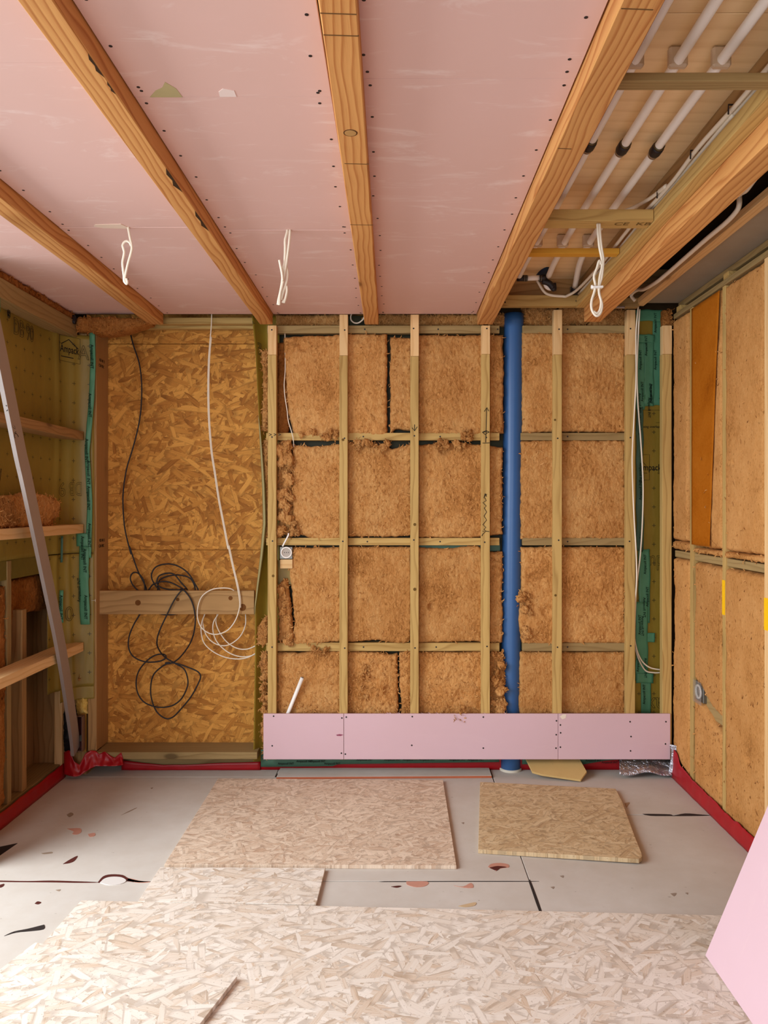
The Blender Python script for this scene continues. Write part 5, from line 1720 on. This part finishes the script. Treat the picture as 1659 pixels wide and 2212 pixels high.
def red_corner(u, v):
    px = 138 + (266 - 138) * u
    a = np.interp(px, [q[0] for q in pin], [q[1] for q in pin])
    b = np.interp(px, [q[0] for q in pin], [q[2] for q in pin])
    y = np.interp(px, [138, 160, 185, 210, 266], [4.265, 4.24, 4.262, 4.285, 4.288]) - .012 * float(perlin(px * .08, v * 2.5, 5)) - .03 * v * v
    py = a + (b - a) * v
    return (X(px, y), y, max(.002, Z(py, y)))


T(sheet('sealing_tape', red_corner, 60, 8, REDT), 'crumpled red tape bunched around the foot of the corner post', 'tape')
T(trim_sheet('sealing_tape', X(262, 4.375), X(562, 4.375), 4.378, .001, .040, REDT, sd=15.5, top=[(0, .02), (.3, -.01), (1, .01)]), 'flat red tape along the floor under the niche', 'tape')

# ================================================================== THINGS LYING ON THE FLOOR
def fp(px, py, z=0.0):
    y = FY(py, z)
    return (X(px, y), y)


T(prism('strand_board', [fp(471, 1681.5, .0155), fp(957, 1684.5, .0155), fp(986, 1870, .0155), fp(355, 1867, .0155)], .0006, .0155, OSBF), 'large strand board lying in front of the pink boards', 'board', 'loose strand boards on the floor')
T(prism('strand_board', [(-.972, 3.172), (-.290, 3.166), fp(683, 1953, .015), fp(298, 1947, .015)], .0006, .0150, OSBF3), 'narrow strand board strip in front of the large strand board', 'board', 'loose strand boards on the floor')
T(prism('strand_board', [fp(1037, 1689, .018), fp(1330, 1703, .02), fp(1345, 1733, .02), fp(1356, 1765, .02), fp(1372, 1810, .02), fp(1386, 1845, .02), fp(1387, 1853, .02), fp(1380, 1858, .02), fp(1033, 1834, .02)],
        .0006, .0185, OSBF2, tilt=lambda x, y: .010 * max(0, x - .4) * max(0, 3.9 - y) * 1.4), 'tan strand board with a wavy right edge, lying before the right corner', 'board', 'loose strand boards on the floor')
T(prism('strand_board', [fp(175, 1945, .014), fp(830, 1960, .014), (1.30, 2.795), (1.27, 1.55), (-1.25, 1.65)], .0006, .0145, OSBF3), 'pale large strand board across the foreground', 'board', 'loose strand boards on the floor')
T(prism('strand_board', [fp(512, 2109, .03), (-1.22, 2.600), (-1.42, 1.85), (-.70, 1.66)], .0152, .0300, OSBF3), 'strand board lying on top in the lower left foreground', 'board', 'loose strand boards on the floor')
ls = T(prism('fibre_strip', [fp(606, 1658, .012), fp(1056, 1657, .012), fp(1062, 1675.5, .012), fp(597, 1678.5, .012)], .0006, .012, FLOORM), 'narrow grey floor board strip with a brick red cut edge beside the wall', 'board')
yb_ = FY(1677, .006)
e0, e1 = fp(597, 1678.5, .012), fp(1062, 1675.5, .012)
prism('cut_edge', [(e0[0], e0[1] - .0006), (e1[0], e1[1] - .0006), (e1[0], e1[1] - .004), (e0[0], e0[1] - .004)], .001, .0112, BRICK, ls, bevel=0)
# leaning pink board at the right
pts = [(1.0087, 1.35), (1.0087, 2.546)]
th = math.atan2(.224, .536)
lean = Vector((math.sin(th), 0, math.cos(th)))
nl = Vector((-math.cos(th), 0, math.sin(th)))
c_ = Vector((1.030, 1.62, .0148)) + lean * .62
bpl = box('plasterboard', (-.62, .62), (-.926, .926), (-.00625, .00625), PINK2, None, .001)
bpl.location = c_
bpl.rotation_euler = Matrix((lean, Vector((0, 1, 0)), lean.cross(Vector((0, 1, 0))))).transposed().to_euler()
T(bpl, 'pink plasterboard leaning against the right wall in the foreground', 'plasterboard')

# torn patches and folds in the floor paper
def flat(name, pix, mat, z=.0014):
    q_ = smooth_path([(a, b, 0) for a, b in list(pix) + [pix[0]]], 3)[:-1]
    pix = [(q.x, q.y) for q in q_]
    v = [fp(px, py, z) + (z,) for px, py in pix]
    v += [(a, b, -.0005) for a, b, c in v]
    n_ = len(pix)
    f = [tuple(range(n_))] + [(i, i + n_, (i + 1) % n_ + n_, (i + 1) % n_) for i in range(n_)]
    return mkobj(name, v, f, mat, floor)


def f5(x, y): return (x / 2, 1600 + y / 2)
def f6(x, y): return (830 + x / 2, 1600 + y / 2)


flat('torn_patch', [f5(*q) for q in ((290, 380), (345, 378), (350, 395), (330, 405), (312, 402), (318, 392))], TORN)
flat('torn_patch', [f5(*q) for q in ((380, 403), (408, 398), (410, 410), (388, 415))], TORN)
flat('torn_patch', [f5(*q) for q in ((272, 532), (300, 514), (335, 497), (322, 518), (300, 528))], TORND)
flat('torn_patch', [f5(*q) for q in ((0, 604), (120, 606), (220, 604), (330, 607), (425, 612), (330, 613), (220, 611), (0, 609))], TORND)
flat('torn_patch', [f5(*q) for q in ((422, 612), (445, 586), (480, 577), (530, 580), (555, 594), (600, 605), (650, 608), (600, 612), (548, 604), (520, 588), (480, 586), (450, 594), (432, 612))], TORND)
flat('paper_fold', [f5(*q) for q in ((432, 612), (452, 595), (490, 588), (525, 590), (545, 604), (520, 618), (470, 622))], GREYP, .003)
flat('torn_patch', [f5(*q) for q in ((548, 604), (560, 594), (600, 604), (648, 610), (600, 613))], TORN)
flat('torn_patch', [f5(*q) for q in ((18, 843), (60, 824), (120, 812), (180, 797), (192, 796), (188, 814), (130, 822), (70, 828))], SLABM)
flat('torn_patch', [f5(*q) for q in ((150, 703), (162, 694), (178, 698), (165, 706))], TORND)
flat('torn_patch', [f5(*q) for q in ((0, 622), (18, 618), (14, 628), (0, 634))], TORND)
flat('torn_patch', [f6(*q) for q in ((448, 545), (462, 532), (500, 528), (535, 534), (538, 546), (520, 549), (495, 553), (482, 563), (478, 556))], TORN)
flat('torn_patch', [f6(*q) for q in ((455, 548), (490, 541), (530, 546), (500, 551), (485, 560))], TORND, .0018)
flat('torn_patch', [f6(*q) for q in ((95, 608), (186, 608), (180, 626), (140, 632), (100, 622))], TORN)
flat('torn_patch', [f6(*q) for q in ((300, 625), (340, 630), (375, 614), (384, 634), (345, 634))], TORN)
flat('torn_patch', [f6(*q) for q in ((320, 714), (360, 704), (396, 698), (390, 712), (350, 718))], plain('sand_print', (196, 170, 134), .9, .1))
flat('torn_patch', [f6(*q) for q in ((30, 630), (60, 626), (74, 628), (55, 634))], TORND)
flat('floor_gap', [f6(*q) for q in ((0, 607), (300, 606), (632, 606), (632, 608.5), (300, 609), (0, 610))], SLABM, .0006)
flat('floor_gap', [f6(*q) for q in ((624, 608), (634, 608), (680, 734), (668, 734))], SLABM, .0008)
flat('floor_gap', [f6(*q) for q in ((1115, 316), (1160, 316), (1235, 318), (1250, 323), (1300, 314), (1360, 318), (1408, 323), (1330, 325), (1230, 325), (1150, 324))], SLABM, .0008)
flat('torn_patch', [f6(*q) for q in ((1038, 270), (1060, 266), (1054, 278), (1046, 288))], plain('dusty_mark', (160, 132, 104), .9, .1))
for pxs_ in ([(758, 584), (775, 582), (772, 592)], [(1236, 660), (1262, 658), (1252, 672)], [(1300, 658), (1312, 656), (1310, 664)], [(333, 354), (345, 352), (342, 360)], [(718, 632), (735, 630), (730, 640)]):
    flat('scuff_mark', [f6(*q) for q in pxs_], plain('scuff_grey', (150, 134, 120), .9, .1), .0008)
for pxs_ in ([(522, 322), (560, 302), (590, 289), (588, 292), (560, 306)], [(288, 320), (306, 310), (318, 318), (300, 330)], [(178, 486), (222, 480), (225, 486), (190, 490)], [(240, 645), (262, 642), (255, 650)], [(650, 204), (662, 202), (655, 208)]):
    flat('scuff_mark', [f5(*q) for q in pxs_], plain('scuff_brown', (150, 132, 114), .9, .1), .0008)
